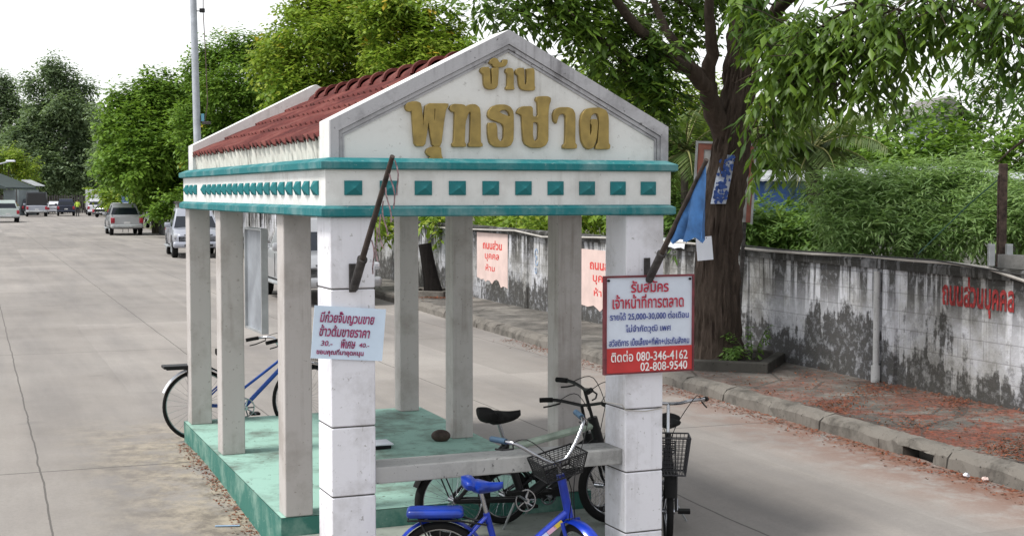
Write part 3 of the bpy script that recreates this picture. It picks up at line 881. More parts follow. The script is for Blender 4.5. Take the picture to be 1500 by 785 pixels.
lett2([('ติดต่อ 080-346-4162', 0.0, zrow(520), 0.56, 0.072, 0.01, 0), ('02-808-9540', 0.105, zrow(536.5), 0.345, 0.056, 0.01, 0)], M['ink_white'], -0.006)
for sx in (-1, 1):
    cm = MB(); cm.tube([(sx * (W2 / 2 - 0.03), -0.012, H2 / 2 - 0.03), (sx * (W2 / 2 - 0.03), 0.004, H2 / 2 - 0.03)], 0.008, 10)
    cm.build('eyelet', M['black_metal'], s2)
# string the banner is tied with
b = MB(); b.T = None
q = [to_world(1.86, 0.045, 0.965), to_world(1.99, 0.03, 0.94), to_world(2.025, 0.05, 0.90), to_world(2.17, 0.051, 0.885), to_world(2.31, 0.05, 0.90)]
tag(b.tube(q, 0.004, 6).build('cord', M['cable'], None, True), 'thin pale cord tied round the right front pillar below the banner', 'cord')

def flag_pole(x, z, length, label, tilt):
    t = thing('flag_pole', label, 'flag pole', to_world(x, 0.058, z), TH)
    b = MB(); b.bevbox((-0.022, -0.012, -0.085), (0.022, 0.0, 0.085), 0.003); b.build('bracket', M['steel_dark'], t)
    d = Vector((tilt, -0.66, 0.75)).normalized()
    s0 = Vector((0, -0.03, -0.06))
    b = MB(); b.tube([s0, s0 + d * 0.24], 0.027, 12); b.tube([s0 + d * 0.225, s0 + d * 0.245], 0.031, 12); b.build('socket', M['steel_dark'], t, True)
    b = MB(); b.tube([s0 + d * 0.1, s0 + d * (length * 0.55), s0 + d * length], [0.019, 0.017, 0.014], 10); b.build('pole', M['old_wood'], t, True)
    return t, s0, d
M['steel_dark'] = mat('dark_steel', (0.07, 0.065, 0.063), 0.6, 0.5, 0.4, 20, 0.2)
f1, s0, d1 = flag_pole(0.2, 1.80, 1.02, 'bare rusty flag pole with faded rag strips, leaning out from the left front pillar', 0.03)
rr = random.Random(3)
for k in range(7):                                # shreds of an old flag
    b = MB(); a = s0 + d1 * (0.42 + 0.1 * k); pts = []
    for j in range(6):
        pts.append(a + Vector((0.012 + 0.01 * math.sin(j + k), -0.012, -0.05 * j - 0.02)) + d1 * 0.015 * j)
    for i in range(len(pts) - 1):
        w_ = 0.005
        b.add([pts[i] + Vector((-w_, 0, 0)), pts[i] + Vector((w_, 0.004, 0)), pts[i + 1] + Vector((w_, 0.004, 0)), pts[i + 1] + Vector((-w_, 0, 0))], [(0, 1, 2, 3)])
    b.build('rag', mat('faded_rag', (0.3, 0.2, 0.21), 0.9, 0, 0.5, 30), f1)
f2, s0, d2 = flag_pole(2.178, 1.80, 1.02, 'dark flag pole holding a faded blue flag, leaning out from the right front pillar', 0.03)
# drooping blue flag
b = MB(); rws = []
for i in range(15):
    u = i / 14
    a = s0 + d2 * (0.44 + 0.56 * u)
    L = 0.07 + 0.40 * u - 0.02 * math.sin(i * 2.3)
    row = []
    for j in range(15):
        v = j / 14
        p = a + Vector((0.028 * math.sin(u * 15 + v * 3) * v + 0.02 * v, 0.07 * v * (1 - u) + 0.03 * math.sin(u * 12 + v * 2) * v, -L * v))
        row.append(p)
    rws.append(row)
b.grid(rws)
b.grid([[p + Vector((0.002, 0.003, 0)) for p in r] for r in rws], None, True)
fl = b.build('flag', mat('faded_blue_cloth', (0.03, 0.105, 0.27), 0.9, 0, 0.3, 9), f2, True)

# notice board hanging between the left columns
nb = thing('notice_board', 'narrow grey steel notice board hanging between the left columns of the shelter', 'notice board', to_world(0.12, 2.4, 1.66), TH)
b = MB(); b.box((0.0, -0.28, -0.37), (0.02, 0.28, 0.37)); b.build('panel', mat('grey_board', (0.27, 0.29, 0.32), 0.6, 0.2, 0.2, 4), nb)
b = MB()
for (a, c) in (((-0.02, -0.30, -0.385), (0.03, -0.28, 0.385)), ((-0.02, 0.28, -0.385), (0.03, 0.30, 0.385)), ((-0.02, -0.28, 0.37), (0.03, 0.28, 0.385)), ((-0.02, -0.28, -0.385), (0.03, 0.28, -0.37))): b.box(a, c)
b.build('frame', M['steel'], nb)
for yy in (-0.2, 0.2):
    b = MB(); b.tube([(0, yy, 0.395), (0, yy, 0.55)], 0.006, 6); b.build('hanger', M['steel_dark'], nb)

# things left on the floor
b = MB()
c = to_world(1.93, 3.36); fzz = fz(3.36)
b.ball((0, 0, 0.05), (0.085, 0.06, 0.055), None, 14, 9)
b.T = None
o = b.build('stone', mat('dark_brown_stone', (0.05, 0.03, 0.022), 0.7, 0, 0.4, 15, 0.3), None, True); o.location = (c.x, c.y, fzz - 0.004)
tag(o, 'rounded dark brown stone lying against the foot of a right hand column', 'stone')
c = to_world(1.36, 3.28)
t = thing('tray', 'small white foam tray with dark base lying on the green shelter floor', 'tray', (c.x, c.y, fz(3.28) + 0.002), 0.35)
b = MB(); b.bevbox((-0.07, -0.1, 0.0), (0.07, 0.1, 0.028), 0.008); b.build('base', M['black_metal'], t)
b = MB(); b.bevbox((-0.085, -0.115, 0.03), (0.085, 0.115, 0.045), 0.006); b.build('lid', M['paper'], t)

# ------------------------------------------------------------------ boundary wall
wall = thing('boundary_wall', 'mouldy whitewashed boundary wall with a black coping along the pavement', 'wall', (0, 0, 0))
def wall_h(y): return 1.54 + 0.006 * (y - 13.7)
wdir = Vector((-0.38, 1, 0)).normalized(); wn = Vector((wdir.y, -wdir.x, 0))      # wn points away from the road
b = MB()
wy = [7 + 0.5 * i for i in range(147)]
rf = []
for y in wy:
    x = wall_x(y)
    h = wall_h(y)
    rf.append([(x, y, -0.25), (x, y, 0.5), (x, y, 1.0), (x, y, h - 0.10), (x + 0.15, y, h - 0.10), (x + 0.15, y, -0.25)])
b.grid(rf)
b.add(rf[0], [(0, 1, 2, 3, 4, 5)]); b.add(rf[-1], [(5, 4, 3, 2, 1, 0)])
b.build('wall_body', M['wall'], wall)
rc = random.Random(9)
b = MB(); rf = []
for y in wy:
    x = wall_x(y); h = wall_h(y); j = lambda: rc.uniform(-0.008, 0.008)
    rf.append([(x + 0.15, y, h - 0.098), (x - 0.05 + j(), y, h - 0.098), (x - 0.055 + j(), y, h - 0.015 + j()), (x - 0.03 + j(), y, h + 0.015 + j()), (x + 0.19, y, h + 0.015 + j()), (x + 0.2, y, h - 0.098)])
b.grid(rf); b.add(rf[0], [(0, 1, 2, 3, 4, 5)]); b.add(rf[-1], [(5, 4, 3, 2, 1, 0)])
b.build('coping', M['coping'], wall)
y = 8.55
while y < 76:                                        # flat pilasters
    x = wall_x(y)
    b = MB()
    b.add([(x - 0.035, y, -0.2), (x - 0.035 - 0.08, y + 0.21, -0.2), (x + 0.02 - 0.08, y + 0.21, -0.2), (x + 0.02, y, -0.2)] +
          [(x - 0.035, y, wall_h(y) - 0.10), (x - 0.035 - 0.08, y + 0.21, wall_h(y) - 0.10), (x + 0.02 - 0.08, y + 0.21, wall_h(y) - 0.10), (x + 0.02, y, wall_h(y) - 0.10)],
          [(0, 1, 5, 4), (1, 2, 6, 5), (2, 3, 7, 6), (3, 0, 4, 7), (4, 5, 6, 7)])
    b.build('pilaster', M['wall'], wall)
    y += 3.5
# higher grey stretch at the near end
b = MB()
ra = [];
for y in (7.0, 9, 11, 13, 14.1):
    x = wall_x(y) + 0.05
    ra.append([(x, y, wall_h(y) + 0.0155), (x, y, wall_h(y) + 0.15), (x + 0.13, y, wall_h(y) + 0.15), (x + 0.13, y, wall_h(y) + 0.0155)])
b.grid(ra); b.add(ra[-1], [(0, 1, 2, 3)]); b.add(ra[0], [(3, 2, 1, 0)])
b.build('raised_course', plaster('grey_block', (0.24, 0.235, 0.225), dirt=(0.06, 0.06, 0.055), amount=1.2), wall)

def on_wall(px, py):
    """point of the wall's road face at a pixel of the photograph"""
    p = P(px, py, 10.0); c = Vector((0, 0, CAM_H)); d = p - c
    t = (5.0 + 0.38 * 13.7 - c.x - 0.38 * c.y) / (d.x + 0.38 * d.y)
    return c + d * t
WR = math.atan(0.38)
# the wall's road face looks towards -x; text frame: local x runs along the wall to the near end, local -y to the road
WALL_RZ = math.atan2(-wdir.y, -wdir.x)
WALL_RZ = math.atan2(-1.0, 0.38)
def wall_frame(px, py, off=0.004):
    p = on_wall(px, py)
    p = p - wn * off
    return p

# cable sagging along the wall
b = MB(); pts = []
for i, (px, py) in enumerate(((1560, 428), (1500, 408), (1455, 392), (1400, 385), (1340, 381), (1270, 374), (1200, 372), (1130, 367), (1080, 362), (1000, 355), (930, 350), (880, 348), (800, 347), (760, 338), (700, 336), (640, 333), (600, 329))):
    pts.append(on_wall(px, py) - wn * 0.075)
tag(b.tube(pts, 0.018, 6).build('cable', M['cable'], None, True), 'long grey cable sagging along the coping of the boundary wall', 'cable')
b = MB(); pts = []
for i, (px, py) in enumerate(((1560, 409), (1500, 401), (1440, 391), (1380, 381), (1310, 376), (1240, 371), (1160, 366), (1085, 358))):
    pts.append(on_wall(px, py) - wn * 0.09)
tag(b.tube(pts, 0.009, 6).build('cable', mat('dark_cable', (0.03, 0.03, 0.03), 0.7), None, True), 'thin black cable tacked just above the grey cable on the near wall', 'cable')

# drain pipe
M['pipe'] = plaster('pipe_white', (0.5, 0.5, 0.5), dirt=(0.1, 0.1, 0.09), amount=1.0, streak=0.9)
p = on_wall(1289, 562)
t = thing('drain_pipe', 'white drain pipe standing against the mouldy wall with a thicker socket at its foot', 'pipe', (p.x - wn.x * 0.06, p.y - wn.y * 0.06, 0.155))
b = MB(); b.tube([(0, 0, 0.17), (0, 0, 1.27)], 0.036, 12); b.build('pipe', M['pipe'], t, True)
b = MB(); b.tube([(0, 0, 0), (0, 0, 0.2)], 0.055, 12); b.build('socket', M['pipe'], t, True)

def wall_panel(name, label, cat, cx, cy, w_, h_, m, torn=0.0):
    """a flat painted or pasted panel on the wall; local x to the right as seen from the road"""
    p = on_wall(cx, cy) - wn * 0.004
    t = thing(name, label, cat, p, WALL_RZ)
    if m:
        rr = random.Random(int(cx))
        nx = 14; b = MB()
        bot = [(-w_ / 2 + w_ * i / nx, -0.003, -h_ / 2 - torn * rr.uniform(0, 1) * (0.3 + i / nx)) for i in range(nx + 1)]
        top = [(-w_ / 2 + w_ * i / nx, -0.003, h_ / 2) for i in range(nx + 1)]
        b.grid([bot, top])
        b.grid([[(q[0], 0.0035, q[2]) for q in bot], bot]); b.grid([top, [(q[0], 0.0035, q[2]) for q in top]])
        b.build('panel', m, t)
    return t
# red stencil lettering straight on the wall
t = wall_panel('stencil_lettering', 'red stencilled Thai lettering painted on the near stretch of the mouldy wall', 'wall lettering', 1432, 437, 1, 1, None)
a, c = on_wall(1381, 430), on_wall(1486, 440)
SW = (a - c).length
lettering(t, [('ถนนส่วนบุคคล', 0, 0.01, SW, 0.40, 0.03, 0)], M['stencil'])
# pink posters
a, c = on_wall(699, 375), on_wall(744, 375)
PW = (a - c).length; ph = (on_wall(721, 341) - on_wall(721, 408)).length
def pink(cx, cy, label):
    t = wall_panel('pink_notice', label, 'notice', cx, cy, PW, ph, M['pink'], 0.14)
    t['group'] = 'pink painted notices on the boundary wall'
    lettering(t, [('ถนนส่วน', 0.02, ph * 0.24, PW * 0.62, ph * 0.2, 0.035, 0), ('บุคคล', 0.0, -ph * 0.04, PW * 0.46, ph * 0.17, 0.02, 0), ('ห้าม', -0.1, -ph * 0.26, PW * 0.3, ph * 0.15, 0.015, 0)], mat('fresh_red_paint', (0.62, 0.06, 0.05), 0.8))
    return t
pink(721, 375, 'farther pink notice with red lettering, seen on the wall between two back columns')
pink(884, 408, 'nearer pink notice with red lettering, partly hidden by the right front pillar')
# faint blue scrawl on the whitewash beside the far notice
p = on_wall(786, 385) - wn * 0.006
b = MB(); rr = random.Random(2)
for k, (q, r_) in enumerate((((0, 0.18), 0.07), ((0.02, 0.02), 0.06), ((-0.02, -0.14), 0.05))):
    pts = [(q[0] + r_ * math.cos(a_ * 0.9 + k), -0.002, q[1] + r_ * 1.1 * math.sin(a_ * 0.9 + k)) for a_ in range(7)]
    for i in range(len(pts) - 1):
        u, v = Vector(pts[i]), Vector(pts[i + 1]); n_ = Vector((-(v - u).z, 0, (v - u).x)).normalized() * 0.014
        b.add([u - n_, u + n_, v + n_, v - n_], [(0, 1, 2, 3)])
o = b.build('graffiti', mat('blue_chalk', (0.3, 0.4, 0.55), 0.9, 0, 0.4, 20)); o.location = p; o.rotation_euler = (0, 0, WALL_RZ)
tag(o, 'faint blue scrawl on the whitewashed wall right of the farther pink notice', 'graffiti')
# white rag lying over the coping
p = on_wall(990, 350)
b = MB(); rws = []
for i in range(10):
    rws.append([Vector((p.x, p.y, 0)) + wdir * (-0.45 + 0.1 * i) + wn * q[0] + Vector((0, 0, wall_h(p.y) + q[1] + 0.02 + 0.012 * math.sin(i * 1.9 + q[0] * 9))) for q in ((-0.10, -0.08), (-0.085, 0.0), (-0.02, 0.045), (0.08, 0.05), (0.17, 0.03))])
b.grid(rws); b.grid([[v - Vector((0, 0, 0.006)) for v in r] for r in rws], None, True)
tag(b.build('cloth', mat('white_cloth', (0.62, 0.64, 0.68), 0.9, 0, 0.1, 10), None, True), 'white cloth draped over the wall coping below the blue flag', 'cloth')

# ------------------------------------------------------------------ foliage
def leaf_arrays(pos, d, up, L, Wd, fold=0.18, curve=0.15):
    """pos, d (pointing along the leaf), up: (n,3) arrays; returns vertices (n*6,3); each leaf is 4 faces round a folded midrib"""
    d = d / np.linalg.norm(d, axis=1, keepdims=True)
    s = np.cross(d, up); s /= (np.linalg.norm(s, axis=1, keepdims=True) + 1e-9)
    nrm_ = np.cross(s, d)
    L = L[:, None]; Wd = Wd[:, None]
    v0 = pos
    v1 = pos + d * L * 0.42 + s * Wd * 0.5 - nrm_ * Wd * fold
    v2 = pos + d * L * 0.42 - s * Wd * 0.5 - nrm_ * Wd * fold
    v3 = pos + d * L - nrm_ * L * curve
    vm = pos + d * L * 0.45
    return np.stack([v0, v1, v3, v2, vm], axis=1)

def leaves_object(name, V, m, parent, fancy=True):
    """V: (n,5,3)"""
    n = V.shape[0]
    me = bpy.data.meshes.new(name)
    base = np.arange(n)[:, None] * 5
    if fancy:
        tri = np.array([[0, 1, 4], [1, 2, 4], [2, 3, 4], [3, 0, 4]])
        F = (base[:, :, None] + tri[None]).reshape(-1)
        k = 3; nf = n * 4
        co = V.reshape(-1)
        nv = n * 5
    else:
        V = V[:, :4]; base = np.arange(n)[:, None] * 4
        F = (base + np.array([[0, 1, 2, 3]])).reshape(-1)
        k = 4; nf = n; co = V.reshape(-1); nv = n * 4
    me.vertices.add(nv); me.vertices.foreach_set('co', co.astype(np.float32))
    me.loops.add(nf * k); me.loops.foreach_set('vertex_index', F.astype(np.int32))
    me.polygons.add(nf)
    me.polygons.foreach_set('loop_start', (np.arange(nf) * k).astype(np.int32))
    me.polygons.foreach_set('loop_total', np.full(nf, k, dtype=np.int32))
    me.update(calc_edges=True)
    me.materials.append(m)
    o = bpy.data.objects.new(name, me); COL.objects.link(o)
    if parent: o.parent = parent
    return o

def rnd_dirs(n):
    v = NP.normal(size=(n, 3)); return v / np.linalg.norm(v, axis=1, keepdims=True)

def spray(centers, outs, twigs, per, L, Wd, tl, droop=0.5, spread=0.75, Lvar=0.35):
    """twigs round each centre point; leaves in two ranks along every twig"""
    C = np.repeat(centers, twigs, axis=0); O = np.repeat(outs, twigs, axis=0)
    n = len(C)
    td = O * 0.8 + rnd_dirs(n) * spread; td[:, 2] -= droop * NP.random(n)
    td /= np.linalg.norm(td, axis=1, keepdims=True)
    st = C + rnd_dirs(n) * tl * 0.35
    t = np.tile(np.linspace(0.15, 1.0, per), n)
    TD = np.repeat(td, per, axis=0); ST = np.repeat(st, per, axis=0)
    k = len(t)
    pos = ST + TD * (t * tl)[:, None]
    pos[:, 2] -= (t ** 2) * tl * droop * 0.5
    side = np.where(np.arange(k) % 2 == 0, 1.0, -1.0)[:, None]
    upv = np.tile(np.array([[0, 0, 1.0]]), (k, 1)) + rnd_dirs(k) * 0.35
    sd = np.cross(TD, upv); sd /= (np.linalg.norm(sd, axis=1, keepdims=True) + 1e-9)
    d = TD * 0.55 + sd * side * 0.9 + rnd_dirs(k) * 0.3
    d[:, 2] -= droop * 0.7
    ll = L * (1 + Lvar * (NP.random(k) * 2 - 1)); ww = Wd * (1 + Lvar * (NP.random(k) * 2 - 1))
    return leaf_arrays(pos, d, upv, ll, ww)

def lobes(cs, per_lobe, flat=0.8, shell=0.55, sub=9):
    """points (and outward directions) spread through a list of (centre, radius) lobes, thicker near their surface"""
    pts, outs = [], []
    for (c, r) in cs:
        r = np.array(r if isinstance(r, (tuple, list)) else (r, r, r * flat))
        n = max(4, int(per_lobe * (r[0] * r[2]) ** 0.9))
        ns = max(3, int(round(sub * NP.uniform(0.7, 1.3))))
        sd = rnd_dirs(ns); sd[:, 2] = sd[:, 2] * 0.9 + 0.15
        sc = sd * r[None] * (shell + (1 - shell) * NP.random(ns))[:, None] * NP.uniform(0.75, 1.12, ns)[:, None]
        sr = NP.uniform(0.26, 0.5, ns)
        k = NP.integers(0, ns, n)
        d = rnd_dirs(n); d[:, 2] = np.where(d[:, 2] < 0, d[:, 2] * 0.6, d[:, 2])
        q = (0.55 + 0.45 * NP.random(n)) * sr[k]
        pts.append(np.array(c)[None] + sc[k] + d * r[None] * q[:, None]); outs.append(d)
    return np.concatenate(pts), np.concatenate(outs)

def tube_tree(b, path, r0, r1, n=9, knots=0.0):
    """a tapered, slightly crooked limb"""
    m_ = len(path)
    b.tube(path, [r0 + (r1 - r0) * (i / (m_ - 1)) ** 0.9 for i in range(m_)], n)

def simple_tree(name, label, base, cs, leafm, per_lobe, twigs, per, L, Wd, tl, trunk_r=0.25, cat='tree', group=None, droop=0.4, extra=None, barkm=None, fancy=False, limbs=9):
    t = thing(name, label, cat, base, 0, group)
    bx, by, bz = base
    b = MB(); rr = random.Random(int(abs(bx * 17 + by * 5)) + 3)
    zt = max(c[2] for c, r in cs); cxm = sum(c[0] for c, r in cs) / len(cs); cym = sum(c[1] for c, r in cs) / len(cs)
    top = Vector((cxm - bx, cym - by, (zt - bz) * 0.8))
    path = [Vector((0, 0, -0.2))] + [top * (i / 7) + Vector((rr.uniform(-1, 1), rr.uniform(-1, 1), 0)) * trunk_r * 0.5 for i in range(1, 8)]
    tube_tree(b, path, trunk_r * 1.25, trunk_r * 0.3)
    for (c, r) in cs[:limbs]:
        k = rr.choice((2, 3, 4)); s = path[k]
        e = Vector((c[0] - bx, c[1] - by, c[2] - bz))
        mid = s.lerp(e, 0.5) + Vector((rr.uniform(-.3, .3), rr.uniform(-.3, .3), -0.1 * (e - s).length))
        tube_tree(b, [s, s.lerp(mid, .6), mid, e], trunk_r * 0.45, trunk_r * 0.08, 7)
    b.build('trunk', barkm or M['bark_pale'], t, True)
    pts, outs = lobes(cs, per_lobe * 2.8)
    V = spray(pts, outs, twigs, per, L, Wd, tl, droop)
    V -= np.array(base)[None, None]
    leaves_object('crown', V, leafm, t, fancy)
    if extra:
        m2, frac, L2 = extra
        k = int(len(pts) * frac)
        idx = NP.choice(len(pts), k, replace=False)
        p2 = pts[idx] + outs[idx] * tl * 0.6
        V2 = spray(p2, outs[idx], 2, 3, L2, L2 * 0.6, tl * 0.4, 0.2) - np.array(base)[None, None]
        leaves_object('blossom', V2, m2, t, False)
    return t

def lobe(px, py, Y, rpx, ry=None, depth=None):
    """a crown lobe centred on a pixel of the photograph at distance Y with radii given in photograph pixels"""
    c = P(px, py, Y); k = Y / FPX
    rx = rpx * k; rz = (ry if ry else rpx * 0.85) * k
    return (tuple(c), (rx, depth if depth else rx, rz))

def G0(x, y): return (x, y, -0.28)

# far end of the street
def far_ground(px, Y): return (P(px, 300, Y).x, Y, -0.28)
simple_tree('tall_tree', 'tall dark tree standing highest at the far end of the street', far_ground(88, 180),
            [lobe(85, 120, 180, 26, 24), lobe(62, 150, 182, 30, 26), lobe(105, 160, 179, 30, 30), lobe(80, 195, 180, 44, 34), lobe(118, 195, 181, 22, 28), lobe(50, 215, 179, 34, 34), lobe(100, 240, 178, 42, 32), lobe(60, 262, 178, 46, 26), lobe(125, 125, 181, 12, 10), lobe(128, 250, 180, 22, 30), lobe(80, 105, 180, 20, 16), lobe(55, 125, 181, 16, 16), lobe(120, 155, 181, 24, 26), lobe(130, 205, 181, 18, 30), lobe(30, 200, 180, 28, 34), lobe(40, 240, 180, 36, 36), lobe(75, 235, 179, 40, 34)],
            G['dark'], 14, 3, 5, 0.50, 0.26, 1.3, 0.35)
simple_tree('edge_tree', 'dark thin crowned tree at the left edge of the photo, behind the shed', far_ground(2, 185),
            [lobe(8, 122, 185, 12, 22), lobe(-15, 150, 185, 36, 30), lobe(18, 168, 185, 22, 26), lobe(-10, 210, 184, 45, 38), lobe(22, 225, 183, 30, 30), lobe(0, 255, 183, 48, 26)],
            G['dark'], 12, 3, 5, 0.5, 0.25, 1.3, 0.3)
simple_tree('roadside_tree', 'low yellow green tree spreading above the shed roof at the far left', far_ground(16, 160),
            [lobe(0, 232, 160, 30, 18), lobe(22, 244, 160, 24, 14), lobe(42, 256, 160, 14, 8), lobe(-18, 245, 160, 25, 18)],
            G['bright'], 16, 3, 5, 0.36, 0.2, 1.0, 0.18)
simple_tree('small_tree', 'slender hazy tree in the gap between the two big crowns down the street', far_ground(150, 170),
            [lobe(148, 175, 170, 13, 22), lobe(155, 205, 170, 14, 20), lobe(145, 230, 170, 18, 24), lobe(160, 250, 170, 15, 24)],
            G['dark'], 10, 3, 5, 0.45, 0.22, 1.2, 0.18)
# dark belt that closes the street
cs = [lobe(px, 262 + 10 * math.sin(px * .3), 205 + 4 * math.sin(px), 22, 28) for px in range(-60, 230, 17)] + [lobe(px, 288, 200, 22, 16) for px in range(-60, 230, 17)] + [lobe(px, 240 + 25 * math.sin(px * .05), 200, 34, 50) for px in range(-1000, -40, 34)]
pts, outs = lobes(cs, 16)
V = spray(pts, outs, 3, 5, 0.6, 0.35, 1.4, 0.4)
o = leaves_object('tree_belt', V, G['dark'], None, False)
tag(o, 'dark belt of far trees closing the end of the street', 'trees', None, 'stuff')

# round dark green tree on the right side of the street
simple_tree('round_tree', 'big round dense green tree beside the street, left of the concrete pole', (P(232, 330, 82).x, 82, -0.28),
            [lobe(235, 130, 82, 34, 26), lobe(200, 155, 82, 34, 28), lobe(262, 140, 83, 36, 34), lobe(180, 190, 81, 28, 30), lobe(225, 190, 80, 46, 36), lobe(270, 195, 82, 40, 40), lobe(176, 232, 81, 27, 28), lobe(215, 240, 79, 44, 36), lobe(260, 245, 80, 42, 38), lobe(206, 258, 80, 34, 22), lobe(250, 283, 80, 34, 28), lobe(285, 290, 80, 30, 30), lobe(168, 205, 82, 14, 16), lobe(178, 248, 81, 18, 16)],
            G['mango'], 30, 5, 6, 0.30, 0.17, 0.85, 0.3, extra=None)
simple_tree('roadside_shrub', 'yellow green shrub at the foot of the round tree, behind the silver pickup', (P(160, 305, 95).x, 95, -0.28),
            [lobe(155, 282, 95, 13, 12), lobe(172, 290, 94, 17, 14), lobe(190, 300, 93, 16, 12)], G['bright'], 40, 3, 5, 0.3, 0.15, 0.6, 0.08, 'shrub')
simple_tree('roadside_shrub', 'dark leafy shrub at the kerb between the two street pickups', (P(255, 330, 74).x, 74, 0),
            [lobe(236, 312, 74, 12, 14), lobe(252, 304, 74, 18, 20), lobe(275, 300, 74, 22, 22)], G['mango'], 40, 3, 5, 0.26, 0.15, 0.5, 0.08, 'shrub')
# the mass of trees behind the shelter roof
GRP = 'leafy trees behind the shelter roof'
simple_tree('leafy_tree', 'leftmost leafy tree behind the shelter roof, right behind the concrete pole', (P(345, 340, 76).x, 76, -0.28),
            [lobe(330, 88, 76, 36, 30), lobe(368, 70, 76, 30, 26), lobe(300, 115, 76, 26, 28), lobe(345, 130, 74, 46, 36), lobe(300, 165, 75, 34, 34), lobe(385, 130, 75, 38, 36), lobe(340, 185, 74, 46, 36), lobe(300, 215, 74, 34, 32), lobe(380, 200, 74, 40, 40), lobe(340, 240, 74, 46, 36), lobe(390, 260, 74, 40, 36), lobe(320, 285, 74, 40, 30)],
            G['mango'], 34, 5, 6, 0.23, 0.125, 0.75, 0.28, group=GRP, extra=(G['yellow'], 0.02, 0.22))
simple_tree('leafy_tree', 'tallest leafy tree behind the shelter roof, with yellow blossom in its crown', (P(480, 330, 58).x, 58, -0.28),
            [lobe(455, 18, 58, 34, 26), lobe(505, 0, 58, 46, 34), lobe(420, 55, 58, 34, 30), lobe(470, 55, 56, 48, 38), lobe(530, 45, 57, 46, 38), lobe(420, 100, 57, 42, 36), lobe(480, 105, 56, 50, 40), lobe(540, 95, 56, 44, 40), lobe(440, 150, 56, 48, 38), lobe(510, 150, 56, 48, 38), lobe(460, 210, 56, 50, 40), lobe(530, 210, 56, 50, 40), lobe(440, 270, 56, 48, 40), lobe(520, 270, 56, 50, 40)],
            G['bright'], 36, 5, 6, 0.23, 0.125, 0.75, 0.3, group=GRP, extra=(G['yellow'], 0.05, 0.24))
simple_tree('leafy_tree', 'rightmost leafy tree behind the shelter gable, its yellowish crown dropping to the apex', (P(610, 320, 52).x, 52, -0.28),
            [lobe(600, 15, 52, 46, 32), lobe(640, 40, 52, 34, 26), lobe(570, 40, 52, 40, 36), lobe(660, 62, 52, 24, 20), lobe(610, 70, 51, 48, 38), lobe(650, 95, 51, 40, 34), lobe(580, 110, 51, 46, 40), lobe(620, 150, 50, 56, 44), lobe(690, 130, 51, 36, 40), lobe(560, 180, 50, 50, 44), lobe(660, 210, 50, 56, 46), lobe(590, 250, 50, 56, 46), lobe(680, 270, 50, 56, 40)],
            G['bright'], 36, 5, 6, 0.23, 0.125, 0.7, 0.28, group=GRP, extra=(G['yellow'], 0.06, 0.24))
# sparse sapling against the sky right of it
simple_tree('sapling', 'thin bare sapling against the sky just left of the gable apex', (P(705, 320, 40).x, 40, -0.28),
            [lobe(690, 60, 40, 12, 12), lobe(708, 80, 40, 14, 16), lobe(700, 120, 40, 16, 20)], G['mango'], 10, 2, 4, 0.22, 0.1, 0.5, 0.04)
# low hedge plants seen through the columns above the wall
cs = [lobe(px, 322 + 6 * math.sin(px * 0.21), 34 + 3 * math.sin(px), 22, 20) for px in range(520, 900, 18)]
pts, outs = lobes(cs, 150); V = spray(pts, outs, 3, 5, 0.22, 0.09, 0.4, 0.4)
tag(leaves_object('undergrowth', V, G['bright'], None, False), 'tangled undergrowth behind the wall, seen between the shelter columns', 'undergrowth', None, 'stuff')

# ------------------------------------------------------------------ the big near tree on the pavement
TX, TY = 2.62, 17.6
near = thing('shade_tree', 'large dark barked shade tree in a planter on the pavement, its leafy boughs hanging over', 'tree', (TX, TY, 0.15))
def rel(px, py, Y): return P(px, py, Y) - Vector((TX, TY, 0.15))
b = MB()
rr = random.Random(21)
axis = [(1047, 530, 17.6), (1046, 500, 17.6), (1046, 430, 17.6), (1050, 370, 17.6), (1056, 300, 17.55), (1065, 235, 17.5), (1074, 180, 17.45), (1082, 130, 17.4), (1090, 70, 17.3), (1098, 10, 17.2), (1106, -70, 17.1), (1100, -160, 17.0)]
pts = [rel(*a) for a in axis]
# trunk with rough ridged bark
from mathutils import noise as mnoise
n = 84; rad = [0.40, 0.335, 0.295, 0.265, 0.245, 0.235, 0.225, 0.215, 0.20, 0.18, 0.15, 0.1]
fine = []; frad = []
for i in range(len(pts) - 1):
    for k in range(12):
        t = k / 12
        fine.append(pts[i].lerp(pts[i + 1], t)); frad.append(rad[i] * (1 - t) + rad[i + 1] * t)
rings = []
for i, (p, r) in enumerate(zip(fine, frad)):
    R_ = []
    for k in range(n):
        q = 2 * math.pi * k / n; cx_, cy_ = math.cos(q), math.sin(q)
        rid = abs(mnoise.noise(Vector((cx_ * 5.5, cy_ * 5.5, p.z * 2.2)))) + 0.5 * abs(mnoise.noise(Vector((cx_ * 12, cy_ * 12, p.z * 6 + 9))))
        lump = mnoise.noise(Vector((cx_ * 1.3 + 4, cy_ * 1.3, p.z * 1.1)))
        R_.append(p + Vector((cx_, cy_, 0)) * (r * (1 + 0.11 * lump + 0.05 * math.sin(3 * q + p.z)) - 0.02 + 0.075 * (rid - 0.25)))
    rings.append(R_)
vs = [v for R in rings for v in R]
b.add(vs, [(i * n + k, i * n + (k + 1) % n, (i + 1) * n + (k + 1) % n, (i + 1) * n + k) for i in range(len(rings) - 1) for k in range(n)])
def limb(path, r0, r1, nn=10):
    ps = [rel(*a) for a in path]
    out = []
    for i in range(len(ps) - 1):
        for k in range(3): out.append(ps[i].lerp(ps[i + 1], k / 3) + Vector((rr.uniform(-1, 1), rr.uniform(-1, 1), rr.uniform(-1, 1))) * r1 * 0.5)
    out.append(ps[-1])
    b.tube(out, [r0 + (r1 - r0) * i / (len(out) - 1) for i in range(len(out))], nn)
limb([(1064, 205, 17.45), (1046, 165, 17.3), (1036, 130, 17.1), (1010, 102, 16.9), (975, 85, 16.6), (930, 40, 16.0), (890, -20, 15.5)], 0.15, 0.04)
